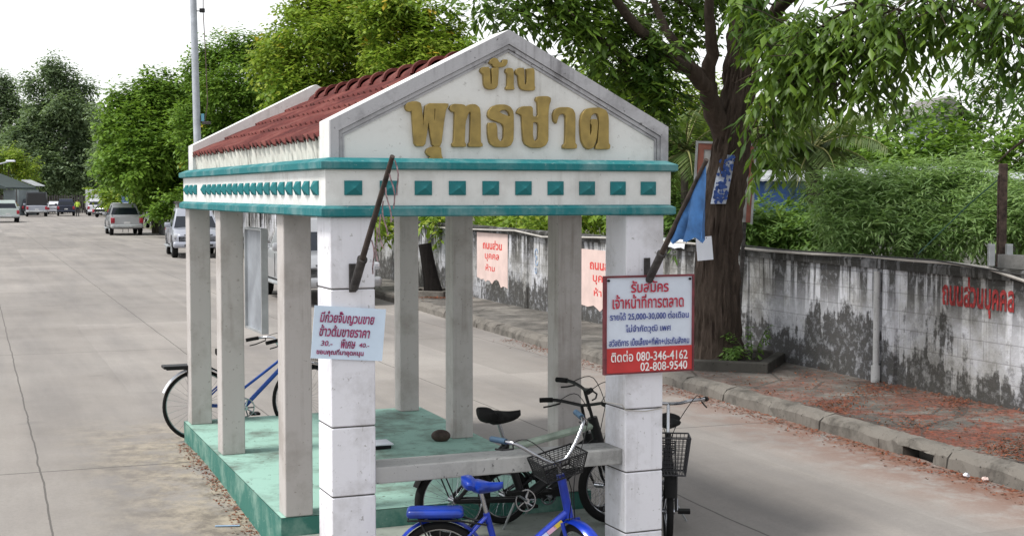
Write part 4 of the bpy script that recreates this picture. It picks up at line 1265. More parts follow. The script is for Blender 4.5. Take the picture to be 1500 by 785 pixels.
limb([(1036, 130, 17.1), (1042, 80, 16.9), (1040, 20, 16.7), (1030, -60, 16.4)], 0.10, 0.04)
limb([(1085, 110, 17.4), (1110, 60, 17.0), (1140, 10, 16.4), (1190, -40, 15.5), (1280, -70, 14.0)], 0.13, 0.04)
limb([(1010, 102, 16.9), (985, 60, 16.9), (960, 10, 17.0), (940, -50, 17.2)], 0.07, 0.03)
limb([(975, 85, 16.6), (920, 90, 16.3), (860, 40, 16.0), (800, 0, 15.8)], 0.06, 0.02)
limb([(1110, 60, 17.0), (1150, 70, 16.0), (1180, 90, 15.0), (1200, 120, 14.4)], 0.06, 0.015)
limb([(1280, -70, 14.0), (1360, -40, 13.4), (1440, 10, 13.0), (1520, 40, 12.8)], 0.05, 0.012)
limb([(1530, 190, 13.0), (1500, 205, 13.0), (1478, 222, 13.1), (1462, 238, 13.15)], 0.02, 0.006, 6)
b.build('trunk', M['bark'], near, True)

def near_leaves(cs, per_lobe, L, Wd, tl, droop, twigs=3, per=7, seed=0):
    p_, o_ = lobes(cs, per_lobe * 5, shell=0.3, sub=6)
    V = spray(p_, o_, twigs, per, L, Wd, tl, droop, 0.9, 0.55)
    return V
Vs = []
# left hand crown, higher and farther: smaller leaves
left = [lobe(735, 0, 15.6, 34, 20), lobe(762, 22, 15.8, 26, 20), lobe(800, -5, 15.8, 42, 26), lobe(832, 28, 15.8, 36, 28), lobe(870, 5, 16.2, 44, 30), lobe(868, 58, 16.0, 32, 24), lobe(900, 85, 16.2, 34, 30),
        lobe(922, 35, 16.6, 40, 32), lobe(940, 125, 16.3, 36, 28), lobe(965, 75, 16.4, 36, 32), lobe(982, 142, 16.4, 32, 26), lobe(985, 5, 17.5, 50, 26), lobe(1010, 55, 17.9, 26, 26), lobe(1050, -10, 18.2, 46, 26), lobe(960, 172, 16.6, 20, 14)]
Vs.append(near_leaves(left, 50, 0.13, 0.055, 0.3, 0.5, 3, 7))
# right hand boughs, hanging nearer: longer leaves
right = [lobe(1125, 15, 16.0, 40, 30), lobe(1160, 45, 15.4, 44, 36), lobe(1138, 100, 15.2, 32, 38), lobe(1122, 150, 15.2, 17, 30), lobe(1116, 205, 15.2, 11, 22), lobe(1180, 82, 14.8, 40, 34), lobe(1158, 118, 14.8, 26, 26), lobe(1210, 45, 14.6, 48, 40), lobe(1222, 92, 14.4, 38, 32), lobe(1240, 128, 14.3, 20, 20),
         lobe(1265, 15, 14.2, 46, 30), lobe(1268, 60, 14.2, 36, 30), lobe(1286, 98, 14.0, 14, 20), lobe(1312, 22, 13.8, 40, 26), lobe(1322, 60, 13.6, 16, 18), lobe(1360, 0, 13.5, 44, 20), lobe(1395, 18, 13.4, 30, 16), lobe(1430, -4, 13.2, 44, 20), lobe(1470, 8, 13.0, 34, 18), lobe(1510, 10, 12.9, 30, 24), lobe(1498, 72, 12.9, 16, 20), lobe(1455, 58, 13.0, 10, 14)]
Vs.append(near_leaves(right, 30, 0.165, 0.054, 0.36, 1.0, 4, 7))
# the crown goes on above the picture
up = [lobe(x, y, z_, 75, 55) for x, y, z_ in ((800, -70, 16.2), (880, -120, 16.8), (960, -90, 17.4), (1040, -150, 17.6), (1120, -110, 16.6), (980, -220, 17.8), (1080, -250, 17.6))]
Vs.append(near_leaves(up, 9, 0.2, 0.08, 0.4, 0.6, 3, 7))
V = np.concatenate(Vs) - np.array((TX, TY, 0.15))[None, None]
leaves_object('crown', V, G['near'], near, True)
b = MB()
for (c, r) in left + right:                          # twigs running out from the lobe centres
    c0 = Vector(c) - Vector((TX, TY, 0.15))
    for k in range(7):
        e = c0 + Vector((rr.gauss(0, 1) * r[0], rr.gauss(0, 0.7) * r[1], rr.gauss(-0.25, 0.7) * r[2]))
        m_ = c0.lerp(e, 0.5) + Vector((0, 0, 0.05))
        b.tube([c0 + Vector((rr.uniform(-.08, .08), 0, 0.06)), m_, e], [0.011, 0.007, 0.003], 4)
b.build('twigs', M['bark'], near)['kind'] = 'stuff'

# planter round the tree
M['mossy'] = plaster('mossy_concrete', (0.07, 0.066, 0.058), dirt=(0.02, 0.02, 0.017), amount=1.2)
t = thing('planter', 'low dark concrete planter kerb round the big shade tree, full of soil', 'planter', (TX, TY, 0.15), -0.36)
b = MB()
for (a, c) in (((-0.62, -0.75, -0.05), (0.75, -0.62, 0.13)), ((-0.62, 0.62, -0.05), (0.75, 0.75, 0.13)), ((-0.62, -0.62, -0.05), (-0.49, 0.62, 0.13)), ((0.62, -0.62, -0.05), (0.75, 0.62, 0.13))): b.bevbox(a, c, 0.015)
b.build('edging', M['mossy'], t)
b = MB(); rws = [[(-0.49 + 1.11 * i / 8, -0.62 + 1.24 * j / 8, 0.09 + 0.05 * math.sin(i * 2.1) * math.sin(j * 1.7)) for i in range(9)] for j in range(9)]
b.grid(rws); b.build('soil', M['soil'], t, True)
# weedy shoots at its foot
def plant(name, label, base, hs, n_st, L, Wd, m, cat='plant', group=None, spread=0.35):
    t = thing(name, label, cat, base, 0, group)
    b = MB(); P_, O_ = [], []
    rr = random.Random(int(abs(base[0] * 91 + base[1] * 7)))
    for i in range(n_st):
        a = rr.uniform(0, 6.28); q = rr.uniform(0.2, 1) * spread; h = hs * rr.uniform(0.55, 1)
        e = Vector((math.cos(a) * q, math.sin(a) * q, h))
        path = [Vector((e.x * 0.2, e.y * 0.2, -0.03)), Vector((e.x * 0.45, e.y * 0.45, h * 0.5)), e]
        b.tube(path, [0.009, 0.007, 0.003], 5)
        for k in range(3, 11):
            u = k / 10; p = path[0].lerp(path[1], min(1, u * 2)) if u < .5 else path[1].lerp(path[2], u * 2 - 1)
            P_.append(tuple(p)); O_.append((math.cos(a), math.sin(a), 0.2))
    b.build('stem', mat('green_stem', (0.06, 0.08, 0.03), 0.8), t)
    V = spray(np.array(P_), np.array(O_), 2, 4, L, Wd, L * 0.9, 0.35)
    leaves_object('foliage', V, m, t, True)
    return t
plant('weed', 'bright green leafy shoots growing in the soil at the foot of the shade tree', (2.62, 17.05, 0.24), 0.22, 4, 0.08, 0.035, G['mid'], 'plant', None, 0.3)
plant('weed', 'thin leafy weed growing at the right side of the shade tree trunk, in the planter', (2.98, 17.25, 0.24), 0.42, 3, 0.07, 0.028, G['mid'], 'plant', None, 0.3)

# blue and white poster and a white paper fixed to the trunk
def trunk_sheet(name, label, cat, corners, Y, m):
    c = sum((P(px, py, Y) for px, py in corners), Vector()) / 4
    return c
pc = P(1060, 263, 17.26)
t = thing('trunk_poster', 'narrow white poster with blotchy blue marks wrapped round the tree trunk', 'poster', pc, -0.05)
b = MB(); rws = []
for j in range(9):
    v = j / 8 - 0.5
    rws.append([((u - 0.5) * 0.19 + v * 0.12 + 0.0, 0.05 * (2 * u - 1) ** 2 + 0.02 * v, v * 0.60) for u in [k / 6 for k in range(7)]])
b.grid(rws); b.grid([[(q[0], q[1] + 0.003, q[2]) for q in r] for r in rws], None, True)
b.build('sheet', mat('weathered_paper', (0.42, 0.46, 0.55), 0.85, 0, 0.25, 12), t, True)
b = MB(); rr = random.Random(12)
for k in range(80):
    v = rr.uniform(-0.46, 0.46); u = rr.uniform(-0.42, 0.42); s_ = rr.uniform(0.012, 0.032)
    cx_ = u * 0.19 + v * 0.12; yy = 0.05 * (2 * u) ** 2 + 0.02 * v - 0.004; cz_ = v * 0.60
    nn = 6; a0 = rr.uniform(0, 6)
    b.add([(cx_ + s_ * (0.6 + 0.6 * rr.random()) * math.cos(a0 + 6.283 * i / nn), yy - 0.0004 * k, cz_ + s_ * (0.5 + rr.random()) * math.sin(a0 + 6.283 * i / nn)) for i in range(nn)], [tuple(range(nn))])
b.build('blue_marks', mat('poster_blue', (0.03, 0.08, 0.3), 0.7, 0, 0.3, 20), t)
pc = P(1032, 364, 17.22)
t = thing('paper_notice', 'plain white paper notice nailed to the left side of the tree trunk', 'notice', pc, 0.1)
b = MB(); b.box((-0.1, -0.002, -0.145), (0.1, 0.002, 0.145)); o = b.build('sheet', M['paper'], t); o.rotation_euler = (0, -0.09, 0)
b = MB(); b.tube([(0.02, -0.006, 0.13), (0.02, 0.1, 0.13)], 0.006, 8); b.build('nail', M['black_metal'], t)

# sign hoarding standing behind the tree
pb = P(1048, 285, 18.5)
t = thing('hoarding', 'tall sign board with a faded orange red border standing behind the tree trunk', 'hoarding', (pb.x, pb.y, 0.15), -0.08)
HB = pb.z - 0.15
b = MB(); b.bevbox((-0.37, 0.0, HB - 0.35), (0.37, 0.03, HB + 0.66), 0.004); bo = b.build('board', mat('faded_board', (0.33, 0.33, 0.33), 0.7, 0, 0.3, 5), t)
b = MB()
for (a, c) in (((-0.37, -0.006, HB - 0.35), (-0.29, -0.001, HB + 0.66)), ((0.31, -0.006, HB - 0.35), (0.37, -0.001, HB + 0.66)), ((-0.29, -0.006, HB + 0.58), (0.31, -0.001, HB + 0.66))): b.box(a, c)
b.build('border', mat('faded_orange', (0.24, 0.085, 0.06), 0.75, 0, 0.25, 6), bo)
b = MB()
for (a, c) in (((-0.40, -0.012, HB - 0.37), (-0.37, 0.035, HB + 0.69)), ((0.37, -0.012, HB - 0.37), (0.40, 0.035, HB + 0.69)), ((-0.37, -0.012, HB + 0.66), (0.37, 0.035, HB + 0.69))): b.box(a, c)
b.build('frame', M['steel'], t)
for sx in (-0.3, 0.3):
    b = MB(); b.box((sx - 0.025, 0.036, -0.1), (sx + 0.025, 0.08, HB + 0.5)); b.build('post', M['steel_dark'], t)
for q in list(t.children): pass
t.rotation_euler = (0, 0.05, -0.08)

# dark sawn stump in its own planter farther down the pavement
sp_ = P(632, 432, 29.5)
t = thing('sawn_trunk', 'leaning black sawn off tree trunk standing on the pavement beyond the shelter', 'tree stump', (sp_.x, 29.5, 0.15))
b = MB(); q0 = Vector((0.06, 0, -0.05)); q1 = P(627, 357, 29.5) - Vector((sp_.x, 29.5, 0.15)); q1.x -= 0.07
rr = random.Random(5)
b.tube([q0, q0.lerp(q1, 0.12), q0.lerp(q1, 0.4), q0.lerp(q1, 0.75), q1], [0.26, 0.2, 0.16, 0.14, 0.135], 12)
b.build('trunk', bark('burnt_bark', (0.014, 0.012, 0.011)), t, True)
t = thing('planter', 'small concrete planter kerb round the black sawn trunk', 'planter', (sp_.x, 29.4, 0.15), -0.36)
b = MB()
for (a, c) in (((-0.5, -0.5, -0.05), (0.5, -0.4, 0.14)), ((-0.5, 0.4, -0.05), (0.5, 0.5, 0.14)), ((-0.5, -0.4, -0.05), (-0.4, 0.4, 0.14)), ((0.4, -0.4, -0.05), (0.5, 0.4, 0.14))): b.bevbox(a, c, 0.012)
b.build('edging', M['kerb'], t)
b = MB(); b.box((-0.4, -0.4, -0.02), (0.4, 0.4, 0.09)); b.build('soil', M['soil'], t)

# ------------------------------------------------------------------ behind the wall on the right
# feathery bamboo-like bushes
def bush(name, label, cs, m, per_lobe, L, Wd, tl, droop=0.5, cat='bush', group=None, twigs=4, per=8):
    cx_ = sum(c[0] for c, r in cs) / len(cs); cy_ = sum(c[1] for c, r in cs) / len(cs)
    t = thing(name, label, cat, (cx_, cy_, -0.3), 0, group)
    b = MB(); rr = random.Random(len(cs))
    for (c, r) in cs:
        e = Vector((c[0] - cx_, c[1] - cy_, c[2] + 0.3))
        b.tube([Vector((e.x * 0.25, e.y * 0.25, 0)), Vector((e.x * 0.6, e.y * 0.6, e.z * 0.55)), e], [0.035, 0.025, 0.008], 6)
    b.build('stem', M['bark_pale'], t)
    p_, o_ = lobes(cs, per_lobe * 9, shell=0.35, sub=16)
    o_ = o_ + np.array([0, 0, 0.5])[None]
    V = spray(p_, o_, twigs, per, L, Wd, tl, droop) - np.array((cx_, cy_, -0.3))[None, None]
    leaves_object('foliage', V, m, t, False)
    return t
BG = 'feathery bushes behind the near wall'
bush('feathery_bush', 'large pale feathery bush behind the wall, filling the space left of the rusty post',
     [lobe(1240, 320, 18.6, 44, 40), lobe(1285, 300, 18.8, 48, 38), lobe(1335, 290, 19, 48, 36), lobe(1385, 290, 19, 44, 34), lobe(1260, 355, 18.3, 50, 30), lobe(1330, 345, 18.3, 54, 36), lobe(1400, 340, 18.3, 46, 40), lobe(1430, 300, 18.7, 34, 34), lobe(1290, 268, 19.2, 36, 18), lobe(1340, 264, 19.2, 36, 16), lobe(1390, 262, 19.2, 36, 18), lobe(1430, 272, 19.2, 30, 20), lobe(1225, 285, 18.8, 26, 26), lobe(1250, 290, 18.8, 34, 26)],
     G['bamboo'], 55, 0.13, 0.026, 0.34, 0.45, group=BG)
bush('feathery_bush', 'feathery bush behind the rusty post at the right edge',
     [lobe(1450, 340, 18, 36, 36), lobe(1480, 310, 18.2, 34, 36), lobe(1520, 330, 18, 40, 44), lobe(1500, 285, 18.5, 30, 26), lobe(1560, 330, 17.5, 44, 44)],
     G['bamboo'], 55, 0.13, 0.026, 0.34, 0.45, group=BG)
bush('leafy_bush', 'low bushy plants behind the wall right of the tree trunk, with pale shoots',
     [lobe(1120, 345, 21, 34, 26), lobe(1160, 340, 21, 34, 26), lobe(1200, 345, 20.5, 34, 28), lobe(1105, 320, 21.5, 22, 20), lobe(1230, 335, 20.5, 26, 24), lobe(1180, 318, 22, 26, 16)],
     G['mid'], 60, 0.14, 0.04, 0.32, 0.5)
bush('leafy_bush', 'leafy bush behind the wall between the shelter gable and the tree trunk',
     [lobe(1000, 300, 22, 36, 40), lobe(985, 250, 22.5, 30, 40), lobe(1020, 330, 21, 36, 26), lobe(960, 320, 22, 40, 36)],
     G['mid'], 50, 0.16, 0.05, 0.34, 0.5)
# broad strap leaves by the trunk
def strap(name, label, base, n_, L, Wd, m, cat, arch=0.9, stemh=0.0, seed=1, group=None, segs=7, elev=(0.2, 1.2)):
    """plant of long arching strap leaves"""
    t = thing(name, label, cat, base, 0, group)
    rr = random.Random(seed); b = MB()
    for i in range(n_):
        a = rr.uniform(0, 6.283); el = rr.uniform(*elev); l = L * rr.uniform(0.75, 1.1)
        p = Vector((0, 0, stemh)); d = Vector((math.cos(a) * math.cos(el), math.sin(a) * math.cos(el), math.sin(el)))
        s_ = Vector((-math.sin(a), math.cos(a), 0)); rws = []
        for k in range(segs + 1):
            u = k / segs; wv = Wd * math.sin(math.pi * min(0.98, 0.12 + 0.86 * u)) * 0.5
            rws.append([p - s_ * wv + Vector((0, 0, 0.25 * wv)), p.copy(), p + s_ * wv + Vector((0, 0, 0.25 * wv))])
            p = p + d * (l / segs); d = (d + Vector((0, 0, -arch / segs * (0.6 + u)))).normalized()
        b.grid(rws)
    b.build('foliage', m, t, True)
    return t
for i, (px, py, Y, n_, L) in enumerate(((1098, 330, 21.8, 12, 0.9), (1125, 305, 23, 12, 0.9), (1078, 300, 23.5, 9, 1.0))):
    c = P(px, py, Y)
    strap('strap_leaved_plant', ('broad strap leaved plant just right of the tree trunk above the wall', 'strap leaved plant in front of the blue shed', 'strap leaved plant directly behind the tree trunk')[i], (c.x, c.y, c.z - 0.35), n_, L, 0.13, G['mid'], 'plant', 1.2, 0, 3 + i)

# coconut palms: feathered fronds
def palm(label, base, top, nf, L, m, seed, tr=1.0):
    t = thing('coconut_palm', label, 'palm tree', base)
    tp = Vector(top) - Vector(base)
    b = MB(); b.tube([Vector((0, 0, -0.1)), tp * 0.3 + Vector((0.05, 0, 0)), tp * 0.7 + Vector((0.03, 0, 0)), tp], [q * tr for q in (0.2, 0.15, 0.13, 0.15)], 12)
    b.build('trunk', M['bark_pale'], t, True)
    rr = random.Random(seed); pos, dd, up, ll, ww = [], [], [], [], []
    rb = MB()
    for i in range(nf):
        a = i * 2.4 + rr.uniform(-.3, .3); el = rr.uniform(-0.5, 1.25); l = L * rr.uniform(0.8, 1.1)
        p = tp.copy(); d = Vector((math.cos(a) * math.cos(el), math.sin(a) * math.cos(el), math.sin(el))); pts = [p.copy()]
        S = 12
        for k in range(S):
            p = p + d * (l / S); d = (d + Vector((0, 0, -0.11 * (0.5 + k / S)))).normalized(); pts.append(p.copy())
            s_ = d.cross(Vector((0, 0, 1))).normalized()
            for h in (0, 0.33, 0.66):
                q = p - d * (l / S) * h
                for sg in (-1, 1):
                    u = (k + 1 - h) / S
                    pos.append(q); dd.append(d * 0.55 + s_ * sg + Vector((0, 0, -0.35 - 0.3 * rr.random()))); up.append((rr.uniform(-.2, .2), 0, 1))
                    ll.append(L * 0.30 * (0.35 + math.sin(math.pi * min(1, 0.15 + u * 0.8)) * 0.75)); ww.append(0.035)
        rb.tube(pts, [0.022 - 0.0015 * k for k in range(len(pts))], 5)
    rb.build('frond_rib', mat('palm_rib', (0.2, 0.2, 0.07), 0.7), t)
    V = leaf_arrays(np.array([tuple(p) for p in pos]), np.array([tuple(p) for p in dd]), np.array(up, dtype=float), np.array(ll), np.array(ww), 0.1, 0.1)
    leaves_object('fronds', V, m, t, False)
    return t
tp = P(1192, 218, 22.6); palm('coconut palm with drooping fronds behind the wall, in front of the blue shed', (tp.x, 22.6, -0.28), tuple(tp), 20, 1.3, G['palm'], 5)
tp = P(1003, 225, 20.8); palm('young coconut palm behind the right end of the gable, fronds reaching to the trunk', (tp.x - 0.1, 20.8, -0.28), tuple(tp), 16, 1.15, G['palm'], 9, 0.4)

# trees farther back on the right
simple_tree('backdrop_tree', 'bright crowned tree between the gable slope and the big trunk', (P(930, 330, 38).x, 38, -0.28),
            [lobe(900, 150, 38, 50, 40), lobe(950, 140, 37, 50, 44), lobe(1005, 150, 38, 44, 40), lobe(880, 200, 37, 50, 44), lobe(940, 210, 36, 54, 46), lobe(1000, 215, 37, 50, 44), lobe(850, 110, 39, 36, 30), lobe(1060, 170, 39, 40, 50), lobe(900, 260, 37, 60, 46), lobe(980, 270, 37, 60, 46), lobe(840, 170, 38, 40, 40)],
            G['bright'], 34, 5, 6, 0.19, 0.09, 0.6, 0.22)
simple_tree('backdrop_tree', 'dense tree behind the coconut palm, left of the feathery bush', (P(1150, 330, 40).x, 40, -0.28),
            [lobe(1110, 190, 40, 40, 40), lobe(1160, 170, 40, 44, 40), lobe(1130, 240, 39, 40, 36), lobe(1210, 190, 40, 46, 40), lobe(1100, 270, 41, 40, 30), lobe(1250, 210, 39, 40, 32)],
            G['near'], 34, 3, 5, 0.28, 0.12, 0.6, 0.2)
simple_tree('backdrop_tree', 'broad green tree above the feathery bush, reaching to the right edge', (P(1380, 330, 33).x, 33, -0.28),
            [lobe(1280, 235, 33, 40, 30), lobe(1330, 225, 33, 46, 34), lobe(1385, 230, 32.5, 46, 32), lobe(1440, 225, 33, 46, 36), lobe(1500, 225, 33, 46, 40), lobe(1255, 265, 32, 40, 24), lobe(1320, 262, 32, 46, 24), lobe(1400, 262, 32, 46, 24)],
            G['mango'], 44, 3, 5, 0.24, 0.11, 0.5, 0.2)
simple_tree('airy_tree', 'tall airy tree with open branches against the sky at the far right', (P(1430, 330, 44).x, 44, -0.28),
            [lobe(1400, 110, 44, 30, 16), lobe(1440, 120, 44, 34, 20), lobe(1350, 150, 44, 30, 14), lobe(1320, 175, 44, 34, 18), lobe(1390, 165, 44, 34, 18), lobe(1450, 165, 44, 40, 24), lobe(1490, 140, 44, 30, 22), lobe(1300, 200, 44, 30, 18), lobe(1500, 190, 44, 34, 24), lobe(1420, 200, 44, 44, 18), lobe(1420, 92, 44, 16, 10)],
            G['mid'], 17, 3, 6, 0.32, 0.11, 0.8, 0.16)
# long dark belt behind everything on the right
cs = [lobe(px, 285 + 8 * math.sin(px * .2), 62 + 4 * math.sin(px), 34, 34) for px in range(820, 1620, 26)] + [lobe(px, 245 + 10 * math.sin(px * .11), 66, 34, 30) for px in range(820, 1320, 30)]
pts, outs = lobes(cs, 40)
V = spray(pts, outs, 3, 5, 0.4, 0.2, 0.8, 0.4)
tag(leaves_object('tree_belt', V, G['near'], None, False), 'dark belt of trees behind the sheds on the right', 'trees', None, 'stuff')

# sheds and houses glimpsed through the green
def shed(name, label, px, py_top, Y, w_, h_, d_, wallm, roofm, rz=0.0, cat='shed', over=0.25, rise=0.25):
    c = P(px, py_top, Y)
    H_ = c.z + 0.28
    t = thing(name, label, cat, (c.x, Y, -0.28), rz)
    b = MB(); b.box((-w_ / 2, 0, 0), (w_ / 2, d_, H_ - 0.06)); wl = b.build('wall', wallm, t)
    b = MB()
    n_ = 40; r0, r1 = [], []
    for i in range(n_ + 1):
        x = -w_ / 2 - over + (w_ + 2 * over) * i / n_; z = 0.02 * (i % 2)
        r0.append((x, -over, H_ + z - 0.02)); r1.append((x, d_ + over, H_ + rise + z))
    b.grid([r0, r1]); b.grid([[(p[0], p[1], p[2] - 0.05) for p in r0], [(p[0], p[1], p[2] - 0.05) for p in r1]], None, True)
    b.grid([[(p[0], p[1], p[2] - 0.05) for p in r0], r0])
    b.build('roof', roofm, t)
    b = MB(); b.box((-0.45, -0.03, 0.0), (0.45, -0.002, min(2.0, H_ * 0.75))); b.build('door', M['steel_dark'], t)
    return t
blue_wall = mat('blue_sheet', (0.04, 0.11, 0.34), 0.6, 0, 0.25, 2)
zinc = mat('zinc_roof', (0.45, 0.47, 0.5), 0.5, 0.3, 0.2, 2)
white_wall = plaster('house_white', (0.2, 0.2, 0.19), amount=0.8)
shed('shed', 'low shed with a bright blue wall and pale roof behind the coconut palm', 1150, 262, 34, 2.4, 2.6, 3.0, blue_wall, zinc)
shed('shed', 'shed with a pale zinc roof showing just above the feathery bush', 1345, 262, 26, 0.5, 2.6, 3.0, white_wall, zinc, 0.2)
shed('shed', 'pale roofed shed behind the rusty post at the right edge', 1512, 262, 24, 0.9, 2.6, 3.0, white_wall, zinc, 0.25)
def house(name, label, px, py_top, Y, w_, d_, m, rm, storeys=2):
    c = P(px, py_top, Y); H_ = c.z + 0.28
    t = thing(name, label, 'house', (c.x, Y, -0.28), 0.15)
    b = MB(); b.box((-w_ / 2, 0, 0), (w_ / 2, d_, H_)); b.build('wall', m, t)
    b = MB(); b.prism([(-w_ / 2 - 0.4, H_ + 0.01), (w_ / 2 + 0.4, H_ + 0.01), (w_ / 2 + 0.4, H_ + 0.12), (0, H_ + 1.1), (-w_ / 2 - 0.4, H_ + 0.12)], -0.5, d_ + 0.5); b.build('roof', rm, t)
    for s_ in range(storeys):
        for k in (-1, 0, 1):
            z = H_ - 1.9 - s_ * 3.0; x = k * w_ * 0.3
            b = MB(); b.box((x - 0.55, -0.05, z), (x + 0.55, -0.004, z + 1.2), M['glass']); f = b.build('window', M['glass'], t)
            b = MB()
            for (a_, c_) in (((x - 0.62, -0.08, z - 0.07), (x - 0.55, -0.004, z + 1.27)), ((x + 0.55, -0.08, z - 0.07), (x + 0.62, -0.004, z + 1.27)), ((x - 0.55, -0.08, z + 1.2), (x + 0.55, -0.004, z + 1.27)), ((x - 0.55, -0.08, z - 0.07), (x + 0.55, -0.004, z))): b.box(a_, c_)
            b.build('frame', M['paper'], f)
    return t
house('house', 'grey upper storey house half hidden behind the airy tree at the far right', 1385, 172, 75, 1.9, 3, plaster('house_grey', (0.32, 0.36, 0.42), amount=0.6), mat('grey_roof', (0.2, 0.19, 0.19), 0.8, 0, 0.2, 2))

# rusty post with a green wire
pp = P(1468, 330, 14.45)
t = thing('rusty_post', 'rusty iron post standing behind the right end of the wall', 'post', (pp.x, pp.y, 0.0))
zt = P(1470, 240, 14.45).z
b = MB(); b.bevbox((-0.04, -0.03, -0.25), (0.04, 0.03, zt), 0.006); b.bevbox((-0.055, -0.012, 1.0), (-0.041, 0.012, zt - 0.12), 0.003); b.build('post', M['rust'], t)
b = MB(); b.tube([(-0.02, 0, zt - 0.14), (-0.25, 0.3, zt - 0.42), P(1345, 372, 14.9) - Vector((pp.x, pp.y, 0))], 0.007, 6); b.build('stay_wire', mat('green_wire', (0.03, 0.09, 0.06), 0.6), t)
for i, (px, w_) in enumerate(((1452, 0.03), (1478, 0.03))):
    q = P(px, 375, 14.0)
    b = MB(); b.bevbox((-w_, -w_, 0), (w_, w_, 0.22), 0.005)
    o = b.build('stub_post', M['steel'], None); o.location = (q.x, q.y, q.z - 0.10)
    tag(o, ('short grey stub post on the raised wall, left of the rusty post', 'short grey stub post on the raised wall, right of the rusty post')[i], 'post')

# ------------------------------------------------------------------ concrete pole, street lamp arm
pp = P(292, 352, 66)
t = thing('utility_pole', 'tall grey concrete pole rising behind the back corner of the shelter roof', 'pole', (pp.x, 66, -0.05))
b = MB(); b.tube([(0.08, 0, -0.2), (-0.06, 0, 6), (-0.2, 0, 14.5)], [0.2, 0.17, 0.14], 14); b.build('shaft', M['pole'], t, True)
zb = P(290, 15, 66).z
b = MB(); b.bevbox((0.14, -0.08, zb - 0.07), (0.38, 0.08, zb + 0.12), 0.02); b.build('junction_box', M['black_metal'], t)
b = MB(); b.tube([(-0.15, 0, zb), (0.2, 0, zb)], 0.025, 6); b.build('crossarm', M['steel_dark'], t)
b = MB(); b.tube([(0.34, 0, 14.4), (0.3, 0.02, zb - 0.06), (0.38, 0.05, 9), (0.45, 0.05, 6.6), (0.3, 0.03, 5.6)], 0.022, 6); b.build('hanging_wire', mat('brown_wire', (0.12, 0.08, 0.07), 0.7), t)
zb2 = P(295, 178, 66).z
b = MB(); b.bevbox((0.2, -0.1, zb2 - 0.1), (0.6, 0.1, zb2 + 0.04), 0.02); b.build('meter_box', M['steel_dark'], t)
b = MB(); b.bevbox((0.16, -0.06, zb2 + 0.05), (0.3, 0.06, zb2 + 0.4), 0.01); b.build('insulator', mat('blue_glaze', (0.1, 0.3, 0.42), 0.4), t)

pp = P(-42, 240, 120)
t = thing('street_lamp', 'pale street lamp head on an arm reaching in from the left edge above the shed', 'street lamp', (pp.x, 120, -0.05))
b = MB(); b.tube([(0, 0, -0.2), (0, 0, pp.z)], [0.1, 0.07], 10); b.build('shaft', M['pole'], t, True)
e = P(22, 235, 120) - Vector((pp.x, 120, -0.05))
b = MB(); b.tube([(0, 0, pp.z - 0.3), (e.x * 0.5, 0, e.z - 0.45), (e.x * 0.85, 0, e.z - 0.12)], 0.06, 8); b.build('arm', M['pole'], t, True)
b = MB(); b.bevbox((e.x * 0.8, -0.15, e.z - 0.14), (e.x, 0.15, e.z + 0.02), 0.05); b.build('lamp_head', M['paper'], t)

